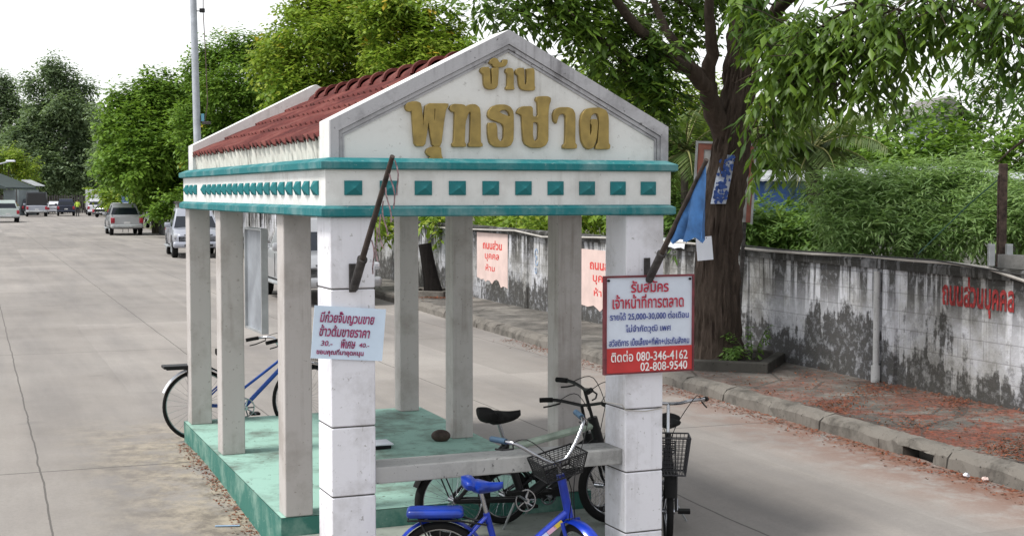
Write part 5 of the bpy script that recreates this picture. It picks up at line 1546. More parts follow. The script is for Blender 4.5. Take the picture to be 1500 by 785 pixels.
# ------------------------------------------------------------------ bicycles
def bicycle(label, loc, heading, R=0.33, wb=1.05, steer=0.0, tyre=0.018, frame=None, saddle=None, bars='swept', bar_m=None, grip_m=None, seat_z=0.80, bar_z=0.98,
            fender=None, basket=None, carrier=None, top_tube='step', top_m=None, basket_at=None, seat_len=0.26, seat_w=0.2, chain_guard=None, tube_r=0.016, lean=0.0, spokes=28, stickers=False, tyre_m=None, pad=1.0):
    t = thing('bicycle', label, 'bicycle', loc, heading)
    t.rotation_euler = (lean, 0, heading)
    frame = frame or M['black_metal']; bar_m = bar_m or M['chrome']; grip_m = grip_m or M['rubber']; saddle = saddle or M['rubber']
    tyre_m = tyre_m or M['rubber']
    k = R / 0.33
    bb = Vector((wb * 0.42, 0, R * 0.86)); seat_top = Vector((wb * 0.27, 0, seat_z - 0.05)); st = bb.lerp(seat_top, 0.68)
    rear = Vector((0, 0, R)); front = Vector((wb, 0, R))
    htop = Vector((wb - 0.20 * k, 0, max(R * 2.35, bar_z - 0.26))); hbot = Vector((wb - 0.14 * k, 0, R * 2.05 + 0.02))
    ax = (htop - hbot).normalized()
    TM = Matrix.Translation(hbot) @ Matrix.Rotation(steer, 4, ax) @ Matrix.Translation(-hbot)
    b = MB()
    if top_m: b.mats = [frame]
    b.tube([bb, st + (seat_top - bb).normalized() * 0.02], tube_r, 10)
    b.tube([bb, hbot + ax * 0.02], tube_r * 1.3, 10)
    b.tube([hbot - ax * 0.015, htop + ax * 0.015], tube_r * 1.35, 12)
    if top_tube == 'step':
        s0 = bb.lerp(st, 0.45); b.tube([s0, s0.lerp(htop, 0.5) + Vector((0, 0, -0.02)), htop - ax * 0.03], tube_r * 0.85, 8)
    elif top_tube == 'high': b.tube([st - Vector((0, 0, 0.03)), htop - ax * 0.04], tube_r, 8, top_m)
    for sy in (-1, 1):
        o = Vector((0, 0.055 * sy, 0))
        b.tube([bb + o * 0.5, rear + o], tube_r * 0.6, 6)
        b.tube([st + o * 0.35, rear + o], tube_r * 0.5, 6)
    fr_ = b.build('frame', frame, t, True)
    if stickers:
        b = MB(); d = (hbot - bb); s_ = Vector((0, -1, 0)); n_ = d.normalized()
        cols = [mat('sticker_pink', (0.6, 0.35, 0.5), 0.5), mat('sticker_yellow', (0.6, 0.45, 0.05), 0.5), mat('sticker_pale', (0.5, 0.55, 0.75), 0.5)]
        for i, u in enumerate((0.38, 0.5, 0.62, 0.74, 0.84)):
            p = bb + d * u + s_ * (tube_r * 1.32)
            h = 0.013; l = 0.03
            up = n_.cross(s_).normalized()
            b.add([p - n_ * l - up * h, p + n_ * l - up * h, p + n_ * l + up * h, p - n_ * l + up * h], [(0, 1, 2, 3)], cols[i % 3])
        b.build('sticker', cols[0], fr_)
    # wheels
    def wheel(c, T):
        b = MB(); b.T = T
        b.torus(c, R - tyre * 1.9, 0.009, n=44, k=6, m=M['chrome'])
        b.tube([c + Vector((0, -0.045, 0)), c + Vector((0, 0.045, 0))], 0.02, 10, M['chrome'])
        for i in range(spokes):
            a = 2 * math.pi * i / spokes; sg = 0.028 if i % 2 else -0.028; a2 = a + (0.35 if i % 4 < 2 else -0.35)
            b.tube([c + Vector((0.02 * math.cos(a2), sg, 0.02 * math.sin(a2))), c + Vector(((R - tyre * 2) * math.cos(a), 0, (R - tyre * 2) * math.sin(a)))], 0.0013, 3, M['chrome'], False)
        w_ = b.build('wheel', M['chrome'], t, True)
        b = MB(); b.T = T; b.torus(c, R - tyre, tyre, n=48, k=10); b.build('tyre', tyre_m, w_, True)
    wheel(rear, None); wheel(front, TM)
    # crank, pedals
    b = MB(); b.torus(bb + Vector((0, -0.045, 0)), 0.075 * k + 0.01, 0.006, n=28, k=6)
    for i in range(5):
        a = 2 * math.pi * i / 5; b.tube([bb + Vector((0, -0.045, 0)), bb + Vector((0.08 * k * math.cos(a), -0.045, 0.08 * k * math.sin(a)))], 0.007, 5)
    b.tube([bb + Vector((0, -0.07, 0)), bb + Vector((0, 0.07, 0))], 0.02, 10)
    cr = b.build('chainring', M['chrome'], t, True)
    for sg in (-1, 1):
        e = bb + Vector((0.13 * k * sg, 0.07 * sg, -0.09 * k * sg))
        b = MB(); b.tube([bb + Vector((0, 0.07 * sg, 0)), e], 0.009, 6); b.build('crank_arm', M['chrome'], cr)
        b = MB(); b.bevbox(e + Vector((-0.045, 0.005 if sg > 0 else -0.095, -0.012)), e + Vector((0.045, 0.095 if sg > 0 else -0.005, 0.012)), 0.005); b.build('pedal', M['rubber'], cr)
    if chain_guard:
        b = MB(); b.bevbox(Vector((-0.02, -0.066, R - 0.03)), Vector((bb.x + 0.1, -0.056, bb.z + 0.055)), 0.004); b.build('chain_guard', chain_guard, t)
    # saddle: a padded pear shape on a post
    b = MB(); rws = []
    for i in range(13):
        u = i / 12; x = seat_top.x - seat_len * 0.45 + seat_len * u
        wv = seat_w * 0.5 * (0.55 + 0.45 * math.sin(math.pi * min(1, u * 2.2 + 0.15))) if u < 0.38 else seat_w * 0.5 * (1 - 0.72 * ss(0.38, 0.8, u))
        wv *= (1 if u < 0.93 else 0.7) * (0.6 if u < 0.04 else 1)
        zt = seat_z + 0.012 * math.cos(u * 4) + (0.015 if u < 0.3 else 0); en = max(0.12, 1 - abs(2 * u - 1) ** 5) ** 0.5; th = (0.045 + 0.025 * (1 - u)) * pad * en; wv *= en
        rws.append([(x, wv * math.cos(a), zt - 0.02 + (0.03 if math.sin(a) > 0 else th * (0.9 - 0.45 * u)) * math.sin(a)) for a in [2 * math.pi * j / 14 for j in range(15)]])
    b.grid(rws); b.add([r for r in rws[0][:14]], [tuple(range(14))]); b.add([r for r in rws[-1][:14]], [tuple(range(14))[::-1]])
    sd = b.build('saddle', saddle, t, True)
    b = MB(); b.tube([st, seat_top + Vector((0, 0, 0.01))], 0.0135, 10)
    b.build('seat_post', M['chrome'], sd, True)
    # fork, handlebar
    b = MB(); b.T = TM
    for sy in (-1, 1):
        o = Vector((0, 0.055 * sy, 0)); cw = hbot - ax * 0.035
        b.tube([cw + o * 0.3, cw + o, (cw + o).lerp(front + o, 0.6) - Vector((0.015, 0, 0)), front + o], [0.012, 0.014, 0.011, 0.008], 8)
    b.build('fork', frame, t, True)
    b = MB(); b.T = TM
    stem = htop + ax * max(0.04, (bar_z - htop.z) * (0.35 if bars == 'high' else 0.85))
    b.tube([htop, stem], 0.012, 8); hbm = []
    if bars == 'high':
        half = [stem, stem + Vector((0.01, 0.05, 0.01)), stem + Vector((-0.01, 0.13, 0.07)), Vector((stem.x - 0.05, 0.22, bar_z - 0.02)), Vector((stem.x - 0.10, 0.26, bar_z)), Vector((stem.x - 0.24, 0.30, bar_z - 0.01))]
    elif bars == 'flat':
        half = [stem, stem + Vector((0.0, 0.10, 0.012)), stem + Vector((-0.03, 0.22, 0.03)), stem + Vector((-0.09, 0.32, 0.03))]
    else:
        half = [stem, stem + Vector((0.03, 0.08, 0.01)), stem + Vector((0.03, 0.16, 0.03)), stem + Vector((-0.05, 0.25, 0.03)), stem + Vector((-0.19, 0.285, 0.01))]
    def smooth(ps):
        o = []
        for i in range(len(ps) - 1):
            p0 = ps[max(0, i - 1)]; p1 = ps[i]; p2 = ps[i + 1]; p3 = ps[min(len(ps) - 1, i + 2)]
            for k_ in range(5):
                u = k_ / 5; o.append(0.5 * ((2 * p1) + (p2 - p0) * u + (2 * p0 - 5 * p1 + 4 * p2 - p3) * u * u + (3 * p1 - p0 - 3 * p2 + p3) * u ** 3))
        return o + [ps[-1]]
    hl = smooth(half); hr = [Vector((p.x, -p.y, p.z)) for p in hl]
    b.tube(hr[::-1] + hl[1:], 0.0115, 10)
    hb = b.build('handlebar', bar_m, t, True)
    for side in (hl, hr):
        b = MB(); b.T = TM; b.tube([side[-5], side[-3], side[-1] + (side[-1] - side[-3]) * 0.1], 0.018, 10); b.build('grip', grip_m, hb, True)
        b = MB(); b.T = TM; sg = 1 if side is hl else -1
        b.tube([side[-7] + Vector((0.012, 0, -0.012)), side[-6] + Vector((0.04, 0, -0.03)), side[-3] + Vector((0.045, 0, -0.05)), side[-1] + Vector((0.03, 0, -0.055))], 0.006, 6); b.build('brake_lever', M['black_metal'], hb, True)
    # brake cables looping to the fork
    b = MB(); b.T = TM
    for sg in (1, -1):
        p0 = hl[-7] if sg > 0 else hr[-7]
        b.tube(smooth([p0, p0 + Vector((0.14, -0.06 * sg, 0.03)), htop + Vector((0.12, 0.02 * sg, 0.02)), hbot + Vector((0.03, 0.02 * sg, -0.02))]), 0.003, 5)
    b.build('brake_cable', M['black_metal'], hb)
    # fenders
    def fend(c, a0, a1, T, m_, wd):
        b = MB(); b.T = T
        rws = []; n_ = 26
        for i in range(n_ + 1):
            a = a0 + (a1 - a0) * i / n_; rws.append([(c.x + (R + 0.014 + 0.012 * (1 - (q / wd) ** 2)) * math.cos(a), q, c.z + (R + 0.014 + 0.012 * (1 - (q / wd) ** 2)) * math.sin(a)) for q in [wd * (j / 3 - 1) for j in range(7)]])
        b.grid(rws); b.grid([[(c.x + (p[0] - c.x) * 0.992, p[1], c.z + (p[2] - c.z) * 0.992) for p in r] for r in rws], None, True)
        b.build('fender', m_, t, True)
    if fender:
        fend(rear, 0.35, 2.75, None, fender, max(0.028, tyre * 1.5)); fend(front, 0.55, 2.1, TM, fender, max(0.028, tyre * 1.5))
    if carrier:
        z = 2 * R + 0.03
        if carrier == 'pad':
            b = MB(); b.bevbox((-0.2, -0.075, z), (wb * 0.16, 0.075, z + 0.052), 0.025, None, 4); b.build('carrier_pad', M['blue_vinyl'], t, True)
        b = MB()
        for sy in (-0.06, 0.06): b.tube([st + Vector((0, sy * 0.4, -0.05)), Vector((0.1, sy, z - 0.012)), Vector((-0.19 if carrier == 'pad' else -0.3, sy, z - 0.012))], 0.006, 6)
        for x in ((-0.19, -0.1, 0, 0.1) if carrier == 'pad' else (-0.3, -0.2, -0.1, 0, 0.1)): b.tube([(x, -0.06, z - 0.012), (x, 0.06, z - 0.012)], 0.005, 6)
        for sy in (-1, 1): b.tube([rear + Vector((0, 0.06 * sy, 0)), Vector((-0.12, 0.06 * sy, z - 0.012))], 0.005, 6)
        if carrier == 'rack_top': b.bevbox((-0.33, -0.07, z - 0.006), (0.1, 0.07, z + 0.02), 0.006)
        b.build('carrier', M['black_metal'], t)
    if basket:
        bm_, bw, bl, bh = basket
        b = MB(); b.T = TM
        c = Vector((htop.x + 0.07 + bl / 2, 0, htop.z - bh * 0.25 + 0.02)) if not basket_at else Vector((htop.x + basket_at[0], 0, basket_at[1]))
        def ringp(z, f): return [c + Vector((-bl / 2 * (0.8 + 0.2 * f), -bw / 2 * f, z)), c + Vector((bl / 2 * f, -bw / 2 * f, z)), c + Vector((bl / 2 * f, bw / 2 * f, z)), c + Vector((-bl / 2 * (0.8 + 0.2 * f), bw / 2 * f, z))]
        nz = 9
        for i in range(nz + 1):
            f = 0.78 + 0.22 * i / nz; rg = ringp(-bh / 2 + bh * i / nz, f)
            rr_ = 0.006 if i in (0, nz) else 0.0022
            for j in range(4): b.tube([rg[j], rg[(j + 1) % 4]], rr_, 5, None, False)
        lo, hi = ringp(-bh / 2, 0.78), ringp(bh / 2, 1.0)
        for j in range(4):
            m_ = 10
            for i in range(m_):
                u = i / m_; b.tube([lo[j].lerp(lo[(j + 1) % 4], u), hi[j].lerp(hi[(j + 1) % 4], u)], 0.0045 if i == 0 else 0.0022, 5, None, False)
        for i in range(1, 9):
            u = i / 9; b.tube([lo[0].lerp(lo[3], u), lo[1].lerp(lo[2], u)], 0.0022, 4, None, False)
        b.build('basket', bm_, t)
    # side stand
    b = MB(); b.tube([bb + Vector((-0.03, 0.04, 0)), Vector((bb.x - 0.08, 0.16, 0.0))], 0.008, 6); b.build('kick_stand', M['steel'], t)
    return t

# blue bicycle lying behind the shelter on the road
a = Vector((-2.93, 12.99, 0)); c = Vector((-2.02, 13.40, 0)); hd = math.atan2(c.y - a.y, c.x - a.x)
bicycle('blue step-through bicycle with a white mudguard parked on the road behind the shelter', (a.x, a.y, gz(a.x, a.y)), hd, 0.335, 1.02, 0.12, 0.017, M['blue_dull'], M['rubber'], 'swept',
        M['chrome'], M['rubber'], 0.82, 0.95, M['paper'], (M['black_metal'], 0.34, 0.25, 0.24), 'rack_top', 'step', None, None, lean=0.03, chain_guard=None)
# bright blue small bicycle in front of the bench
p = to_world(0.66, -0.20)
bicycle('bright blue small bicycle with padded carrier and high chrome handlebar in front of the bench', (p.x, p.y, gz(p.x, p.y)), TH - 0.36, 0.262, 0.88, -1.1, 0.024, M['blue_paint'], M['blue_vinyl'], 'high',
        M['chrome'], mat('blue_grey_grip', (0.03, 0.07, 0.12), 0.6), 0.76, 1.05, M['blue_paint'], (M['black_metal'], 0.31, 0.18, 0.12), 'pad', 'none', None, (-0.02, 0.86), 0.25, 0.24, tube_r=0.02, lean=0.03, spokes=20, stickers=True)
# one with a pale green top tube behind the bench
p = to_world(1.05, 0.64)
bicycle('black bicycle with a pale green top tube and fat saddle parked just behind the bench', (p.x, p.y, 0.0), TH + 0.02, 0.27, 1.21, -0.12, 0.03, M['black_metal'], M['rubber'], 'flat',
        M['black_metal'], M['rubber'], 0.84, 1.0, M['rubber'], None, 'rack', 'high', M['mint_tube'], None, 0.31, 0.27, tube_r=0.026, lean=-0.03, pad=1.5)
p = to_world(1.54, 0.96)
bicycle('small black bicycle wedged between the bench and the green platform', (p.x, p.y, 0.0), TH + 0.06, 0.2, 0.78, 0.35, 0.024, M['black_metal'], M['rubber'], 'flat',
        M['black_metal'], M['rubber'], 0.46, 0.84, M['rubber'], None, 'rack', 'high', None, None, 0.2, 0.15, tube_r=0.026, lean=0.03, chain_guard=M['black_metal'])
q = to_world(2.60, 0.52); hd = -1.68
bicycle('black bicycle with grey wire basket standing behind the right front pillar', (q.x - 0.98 * math.cos(hd), q.y - 0.98 * math.sin(hd), gz(q.x, q.y)), hd, 0.25, 0.98, 0.06, 0.024, M['black_metal'], M['rubber'], 'swept',
        M['chrome'], M['rubber'], 0.78, 1.02, M['rubber'], (mat('grey_wire', (0.05, 0.05, 0.055), 0.6, 0.3), 0.27, 0.22, 0.26), 'rack', 'step', None, (0.2, 0.66), lean=0.0)

# ------------------------------------------------------------------ vehicles
def car_paint(name, col, metal=0.3):
    return mat(name, col, 0.3, metal, 0.06, 1.2, coat=0.5)
glass = M['glass']
red_glass = mat('red_lamp_glass', (0.32, 0.015, 0.03), 0.25, 0, 0.1)
lamp_glass = mat('headlamp_glass', (0.62, 0.64, 0.68), 0.12, 0.3, 0.1)
plate_m = mat('number_plate', (0.6, 0.6, 0.6), 0.5)
trim = mat('black_plastic', (0.02, 0.02, 0.022), 0.6)

def shell(b, stations, m=None):
    """stations: list of (x, [(y, z), ...half outline from the bottom centre out and up to the top centre])"""
    rws = []
    for x, half in stations:
        full = [(x, -y, z) for y, z in half] + [(x, y, z) for y, z in reversed(half)]
        rws.append(full)
    n_ = len(rws[0])
    b.grid([r + [r[0]] for r in rws], m)
    b.add(rws[0], [tuple(range(n_))], m); b.add(rws[-1], [tuple(range(n_))[::-1]], m)

def vehicle(name, label, cat, loc, rz, paint, kind='pickup', group=None, W=0.89, scale=1.0, canopy=None):
    """x forward, origin on the ground under the middle"""
    t = thing(name, label, cat, loc, rz, group)
    t.scale = (scale,) * 3
    Ls = {'pickup': (2.5, -2.5), 'suv': (2.3, -2.3), 'sedan': (2.25, -2.25), 'van': (2.2, -2.2)}[kind]
    xf, xr = Ls
    hood = {'pickup': 1.06, 'suv': 1.08, 'sedan': 0.86, 'van': 1.15}[kind]
    clr = 0.36 if kind in ('pickup', 'suv') else 0.26
    R = 0.375 if kind in ('pickup', 'suv') else 0.31
    def half(w_, zb, zt, tuck=0.05, crown=0.03):
        return [(w_ * 0.86, zb), (w_ - 0.015, zb + 0.10), (w_, zb + 0.30), (w_ - 0.005, zt - 0.20), (w_ - tuck, zt - 0.02), (w_ - tuck - 0.06, zt), (w_ * 0.4, zt + crown)]
    b = MB()
    shell(b, [(xr, half(W - 0.10, clr + 0.14, hood - 0.06)), (xr + 0.05, half(W - 0.04, clr + 0.06, hood)), (xr + 0.3, half(W, clr, hood + 0.02)), (-0.8, half(W, clr, hood + 0.02)), (0.6, half(W, clr, hood + 0.02)), (1.0, half(W, clr, hood + 0.01)),
              (xf - 0.55, half(W - 0.01, clr, hood - 0.05)), (xf - 0.18, half(W - 0.06, clr + 0.02, hood - 0.12)), (xf - 0.03, half(W - 0.13, clr + 0.06, hood - 0.2)), (xf, half(W - 0.2, clr + 0.12, hood - 0.26))])
    b.build('body', paint, t, True)
    # cab: side profile (base rear, roof rear, roof front, base front)
    prof = {'pickup': (-0.95, -0.72, 0.35, 1.12, 1.75), 'suv': (-2.15, -1.9, 0.35, 1.15, 1.74), 'sedan': (-1.75, -1.05, 0.25, 1.05, 1.42), 'van': (-2.1, -1.95, 0.6, 1.4, 1.9)}[kind]
    br, rr_, rf_, bf, zr = prof
    zb = hood + 0.0
    wb_, wr = W - 0.05, W - 0.25
    b = MB()
    def ch(w_, z): return [(w_, z)]
    sec = [(br, wb_, zb - 0.02), (rr_, wr, zr - 0.02), (rr_ + 0.16, wr, zr + 0.015), (0.0 if rf_ > 0.1 else rf_, wr, zr + 0.03), (rf_, wr, zr + 0.0), (bf, wb_, zb - 0.02)]
    # solid cabin: rows across
    vs = []; fs = []
    top = [(rr_, zr - 0.03), (rr_ + 0.12, zr), ((rr_ + rf_) / 2, zr + 0.02), (rf_ - 0.12, zr), (rf_, zr - 0.03)]
    prof_l = [(br, zb - 0.03, wb_)] + [(x, z, wr + (0.015 if 0 < i < 4 else 0)) for i, (x, z) in enumerate(top)] + [(bf, zb - 0.03, wb_)]
    rws = [[(x, -w_, z), (x, -w_ + 0.06, z + (0.02 if z > zb else 0)), (x, w_ - 0.06, z + (0.02 if z > zb else 0)), (x, w_, z)] for x, z, w_ in prof_l]
    b.grid(rws)
    for s_ in (0, 3):
        b.add([r[s_] for r in rws], [tuple(range(len(rws)))])
    b.build('cab', paint, t, False, bevel=0.0)
    def quad(name_, pts, m_, parent=None, th=0.012):
        b = MB(); p = [Vector(q) for q in pts]; n_ = (p[1] - p[0]).cross(p[2] - p[0]).normalized()
        b.add(list(p) + [q - n_ * th for q in p], [(0, 1, 2, 3), (7, 6, 5, 4), (0, 4, 5, 1), (1, 5, 6, 2), (2, 6, 7, 3), (3, 7, 4, 0)])
        return b.build(name_, m_, parent or t)
    def lerp3(a_, c_, u): return tuple(a_[i] + (c_[i] - a_[i]) * u for i in range(3))
    # windscreen and rear window lie 8 mm proud of the cab
    fA, fB = (bf + 0.010, -wb_ + 0.08, zb + 0.02), (rf_ + 0.02, -wr + 0.06, zr - 0.06)
    quad('windscreen', [fA, (fA[0], -fA[1], fA[2]), (fB[0], -fB[1], fB[2]), fB], glass)
    rA, rB = (br - 0.014, -wb_ + 0.10, zb + 0.08), (rr_ - 0.022, -wr + 0.07, zr - 0.10)
    if kind != 'van' or True:
        quad('rear_window', [(rA[0] + (rr_ - br) * 0.12, -rA[1], rA[2]), (rA[0] + (rr_ - br) * 0.12, rA[1], rA[2]), rB, (rB[0], -rB[1], rB[2])], glass)
    for sg in (-1, 1):
        def side(x, z): 
            u = (z - zb) / (zr - zb); return (x, sg * ((wb_ + (wr - wb_) * u) + 0.006), z)
        z0, z1 = zb + 0.05, zr - 0.09
        def xr_at(z): return br + (rr_ - br) * (z - zb) / (zr - zb)
        def xf_at(z): return bf + (rf_ - bf) * (z - zb) / (zr - zb)
        mid = 0.05
        q = [side(xr_at(z0) + 0.12, z0), side(mid - 0.05, z0), side(mid - 0.05, z1), side(xr_at(z1) + 0.10, z1)]
        if sg < 0: pass
        else: q = [q[1], q[0], q[3], q[2]]
        quad('side_window', q, glass)
        q = [side(mid + 0.05, z0), side(xf_at(z0) - 0.18, z0), side(xf_at(z1) - 0.06, z1), side(mid + 0.05, z1)]
        if sg > 0: q = [q[1], q[0], q[3], q[2]]
        quad('side_window', q, glass)
        b = MB(); b.bevbox((bf - 0.36, sg * (wb_ + 0.02) if sg > 0 else -(wb_ + 0.24), zb + 0.02), (bf - 0.22, (wb_ + 0.24) if sg > 0 else -(wb_ + 0.02), zb + 0.2), 0.04); b.build('mirror', paint, t, True)
        b = MB(); b.bevbox((xf - 0.34, sg * (W - 0.36) if sg > 0 else -(W - 0.03), hood - 0.34), (xf - 0.045, (W - 0.03) if sg > 0 else -(W - 0.36), hood - 0.17), 0.04); b.build('headlight', lamp_glass, t, True)
        b = MB(); b.bevbox((xr - 0.02, sg * (W - 0.24) if sg > 0 else -(W - 0.02), hood - 0.38), (xr + 0.14, (W - 0.02) if sg > 0 else -(W - 0.24), hood - 0.07), 0.03); b.build('tail_light', red_glass, t, True)
        if kind in ('pickup', 'suv'):
            b = MB(); b.bevbox((-1.0, sg * (W - 0.02) if sg > 0 else -(W + 0.12), clr + 0.0), (0.95, (W + 0.12) if sg > 0 else -(W - 0.02), clr + 0.06), 0.02); b.build('running_board', M['steel'], t)
        b = MB(); b.bevbox((-0.86, sg * (W - 0.004) if sg > 0 else -(W + 0.006), clr + 0.12), (-0.848, (W + 0.006) if sg > 0 else -(W - 0.004), hood - 0.06), 0.001); b.bevbox((0.045, sg * (W - 0.004) if sg > 0 else -(W + 0.006), clr + 0.12), (0.057, (W + 0.006) if sg > 0 else -(W - 0.004), hood - 0.06), 0.001); b.build('door_gap', trim, t)
    # grille, bumpers, plates
    b = MB(); b.bevbox((xf - 0.13, -W + 0.38, hood - 0.37), (xf - 0.008, W - 0.38, hood - 0.2), 0.02); gr_ = b.build('grille', trim, t)
    b = MB()
    for i in range(3): b.bevbox((xf - 0.10, -W + 0.4, hood - 0.355 + i * 0.05), (xf + 0.006, W - 0.4, hood - 0.335 + i * 0.05), 0.006)
    b.build('grille_bar', M['chrome'], gr_)
    b = MB(); b.bevbox((xf - 0.35, -W + 0.01, clr + 0.02), (xf + 0.06, W - 0.01, clr + 0.24), 0.07, None, 3); bf_ = b.build('front_bumper', paint, t, True)
    b = MB(); b.bevbox((xf - 0.02, -0.5, clr + 0.07), (xf + 0.068, 0.5, clr + 0.15), 0.01); b.build('air_intake', trim, bf_)
    b = MB(); b.bevbox((xr - 0.12, -W + 0.03, clr + 0.06), (xr + 0.2, W - 0.03, clr + 0.24), 0.05, None, 3); b.build('rear_bumper', M['steel'] if kind == 'pickup' else paint, t, True)
    b = MB(); b.bevbox((xf + 0.055, -0.17, clr + 0.16), (xf + 0.075, 0.17, clr + 0.26), 0.004); b.build('number_plate', plate_m, t)
    b = MB(); b.bevbox((xr - 0.03, -0.17, hood - 0.42), (xr - 0.01, 0.17, hood - 0.30), 0.004); b.build('number_plate', plate_m, t)
    # wheels with dark arches
    for x in ((1.55, -1.55) if kind in ('pickup', 'suv') else (1.35, -1.3)):
        for sg in (-1, 1):
            b = MB(); y0, y1 = sg * (W - 0.22), sg * (W - 0.012)
            b.tube([(x, y0, R), (x, y0 + sg * 0.02, R), (x, y1 - sg * 0.03, R), (x, y1, R)], [R * 0.9, R, R, R * 0.9], 26)
            wh = b.build('wheel', M['rubber'], t, True)
            b = MB(); b.tube([(x, y1 - sg * 0.05, R), (x, y1 + sg * 0.006, R)], [R * 0.62, R * 0.58], 20)
            for i in range(5):
                a_ = 2 * math.pi * i / 5; b.tube([(x, y1 + sg * 0.008, R), (x + R * 0.5 * math.cos(a_), y1 + sg * 0.008, R + R * 0.5 * math.sin(a_))], 0.03, 6)
            b.build('rim', M['steel'], wh)
            b = MB(); n_ = 18
            rws = [[(x + rq * math.cos(math.pi * i / n_), sg * (W - 0.2), R + rq * math.sin(math.pi * i / n_)), (x + rq * math.cos(math.pi * i / n_), sg * (W + o_), R + rq * math.sin(math.pi * i / n_))][::1] for i in range(n_ + 1) for rq, o_ in ((R + 0.075, 0.008),)]
            b.grid(rws)
            r2 = [[(x + rq * math.cos(math.pi * i / n_), sg * (W + 0.008), R + rq * math.sin(math.pi * i / n_)) for rq in (R * 0.2, R + 0.02, R + 0.075)] for i in range(n_ + 1)]
            b.grid([[(p[0], sg * (W + 0.003), p[2]) for p in r] for r in r2])
            b.build('wheel_arch', trim, t)
    if kind == 'pickup' and not canopy:
        b = MB()
        b.box((xr + 0.06, -W + 0.14, hood + 0.022), (br - 0.03, W - 0.14, hood + 0.034)); b.build('bed', trim, t)
        b = MB()
        b.bevbox((xr + 0.02, -W + 0.04, hood - 0.02), (br - 0.02, -W + 0.13, hood + 0.07), 0.02); b.bevbox((xr + 0.02, W - 0.13, hood - 0.02), (br - 0.02, W - 0.04, hood + 0.07), 0.02)
        b.bevbox((xr + 0.01, -W + 0.131, hood - 0.02), (xr + 0.08, W - 0.131, hood + 0.068), 0.02); b.build('bed_rail', paint, t, True)
    if canopy:
        m_, zt = canopy
        b = MB(); b.bevbox((xr + 0.05, -W + 0.05, hood + 0.01), (br - 0.03, W - 0.05, zt), 0.05, None, 2); cp = b.build('canopy', m_, t, True)
        b = MB(); b.box((xr + 0.035, -W + 0.16, hood + 0.12), (xr + 0.049, W - 0.16, zt - 0.12)); b.build('pane', trim, cp)
    return t

RZ_AWAY = math.atan2(1, -0.365)                    # heading up the street
silver = car_paint('silver_paint', (0.40, 0.41, 0.43), 0.5)
silver_blue = car_paint('pale_silver_paint', (0.36, 0.38, 0.44), 0.4)
white_car = car_paint('white_car_paint', (0.62, 0.63, 0.68), 0.0)
navy = car_paint('navy_paint', (0.018, 0.025, 0.05), 0.3)
dark_car = car_paint('charcoal_paint', (0.02, 0.024, 0.03), 0.3)
VG = 'pickups and cars parked along the street'
c = P(190, 345, 77.4)
vehicle('pickup_truck', 'silver pickup seen from behind, parked beside the round tree', 'pickup', (c.x - 0.95, 79.6, 0), RZ_AWAY, silver, 'pickup', VG)
fx = Vector((-11.05, 49.9, 0)); dv = Vector((-0.365, 1, 0)).normalized()
c = fx + dv * 2.5
vehicle('pickup_truck', 'pale silver pickup facing the camera, half hidden by the back left columns', 'pickup', (c.x, c.y, 0), RZ_AWAY + math.pi - 0.05, silver_blue, 'pickup', VG)
fx = Vector((-3.52, 28.6, 0)); c = fx + dv * 2.5
vehicle('pickup_truck', 'nearest silver pickup, glimpsed between the left columns with its front behind the pillar', 'pickup', (c.x, c.y, 0), RZ_AWAY + math.pi, silver, 'pickup', VG)
c = P(2, 325, 112)
vehicle('pickup_truck', 'pale green white pickup cut by the left edge, seen from behind', 'pickup', (c.x - 0.3, 114, 0), RZ_AWAY + 0.04, car_paint('pale_green_car', (0.45, 0.52, 0.5), 0.1), 'pickup', VG)
c = P(54, 312, 142)
vehicle('pickup_truck', 'pickup with a tall dark canopy over its bed at the far left', 'pickup', (c.x - 0.4, 143, 0), RZ_AWAY, silver_blue, 'pickup', VG, 0.98, 1.05, canopy=(dark_car, 2.35))
c = P(92, 311, 146)
vehicle('suv', 'dark suv with a roof rack between the canopied pickup and the white car', 'car', (c.x, 147, 0), RZ_AWAY - 0.03, navy, 'suv', VG)
c = P(134, 311, 146)
vehicle('car', 'white car parked at the far end of the street', 'car', (c.x, 148, 0), RZ_AWAY - 0.1, white_car, 'suv', VG, 0.88)
c = P(152, 313, 138)
vehicle('car', 'dark car with a red tail lamp just right of the white car', 'car', (c.x + 0.3, 139, 0), RZ_AWAY - 0.45, dark_car, 'sedan', VG)
c = P(223, 332, 92)
vehicle('car', 'white car half hidden behind the silver pickup beside the kerb', 'car', (c.x + 0.3, 93.5, 0), RZ_AWAY + 0.05, white_car, 'sedan', VG)
c = P(72, 309, 158)
vehicle('car', 'white car between the canopied pickup and the dark suv, farther off', 'car', (c.x, 160, 0), RZ_AWAY, white_car, 'sedan', VG)
c = P(33, 310, 150)
vehicle('car', 'charcoal car left of the canopied pickup, partly behind the person in olive', 'car', (c.x, 152, 0), RZ_AWAY + 0.05, dark_car, 'suv', VG)
# white box van body standing behind the white car
c = P(131, 310, 154)
t = thing('box_truck', 'small truck with a plain white box body rising behind the white car', 'truck', (c.x, 156, 0), RZ_AWAY)
b = MB(); b.bevbox((-1.6, -0.95, 0.75), (0.9, 0.95, 2.75), 0.04); b.build('box_body', white_car, t)
b = MB(); b.bevbox((0.95, -0.85, 0.45), (2.3, 0.85, 2.0), 0.15, None, 3); b.build('cab', white_car, t, True)
b = MB(); b.box((-1.6, -0.6, 0.5), (2.2, 0.6, 0.74)); b.build('chassis', trim, t)
for x in (-1.0, 1.6):
    for y in (-0.75, 0.75):
        b = MB(); b.tube([(x, y - 0.12, 0.38), (x, y + 0.12, 0.38)], 0.38, 18); b.build('wheel', M['rubber'], t, True)

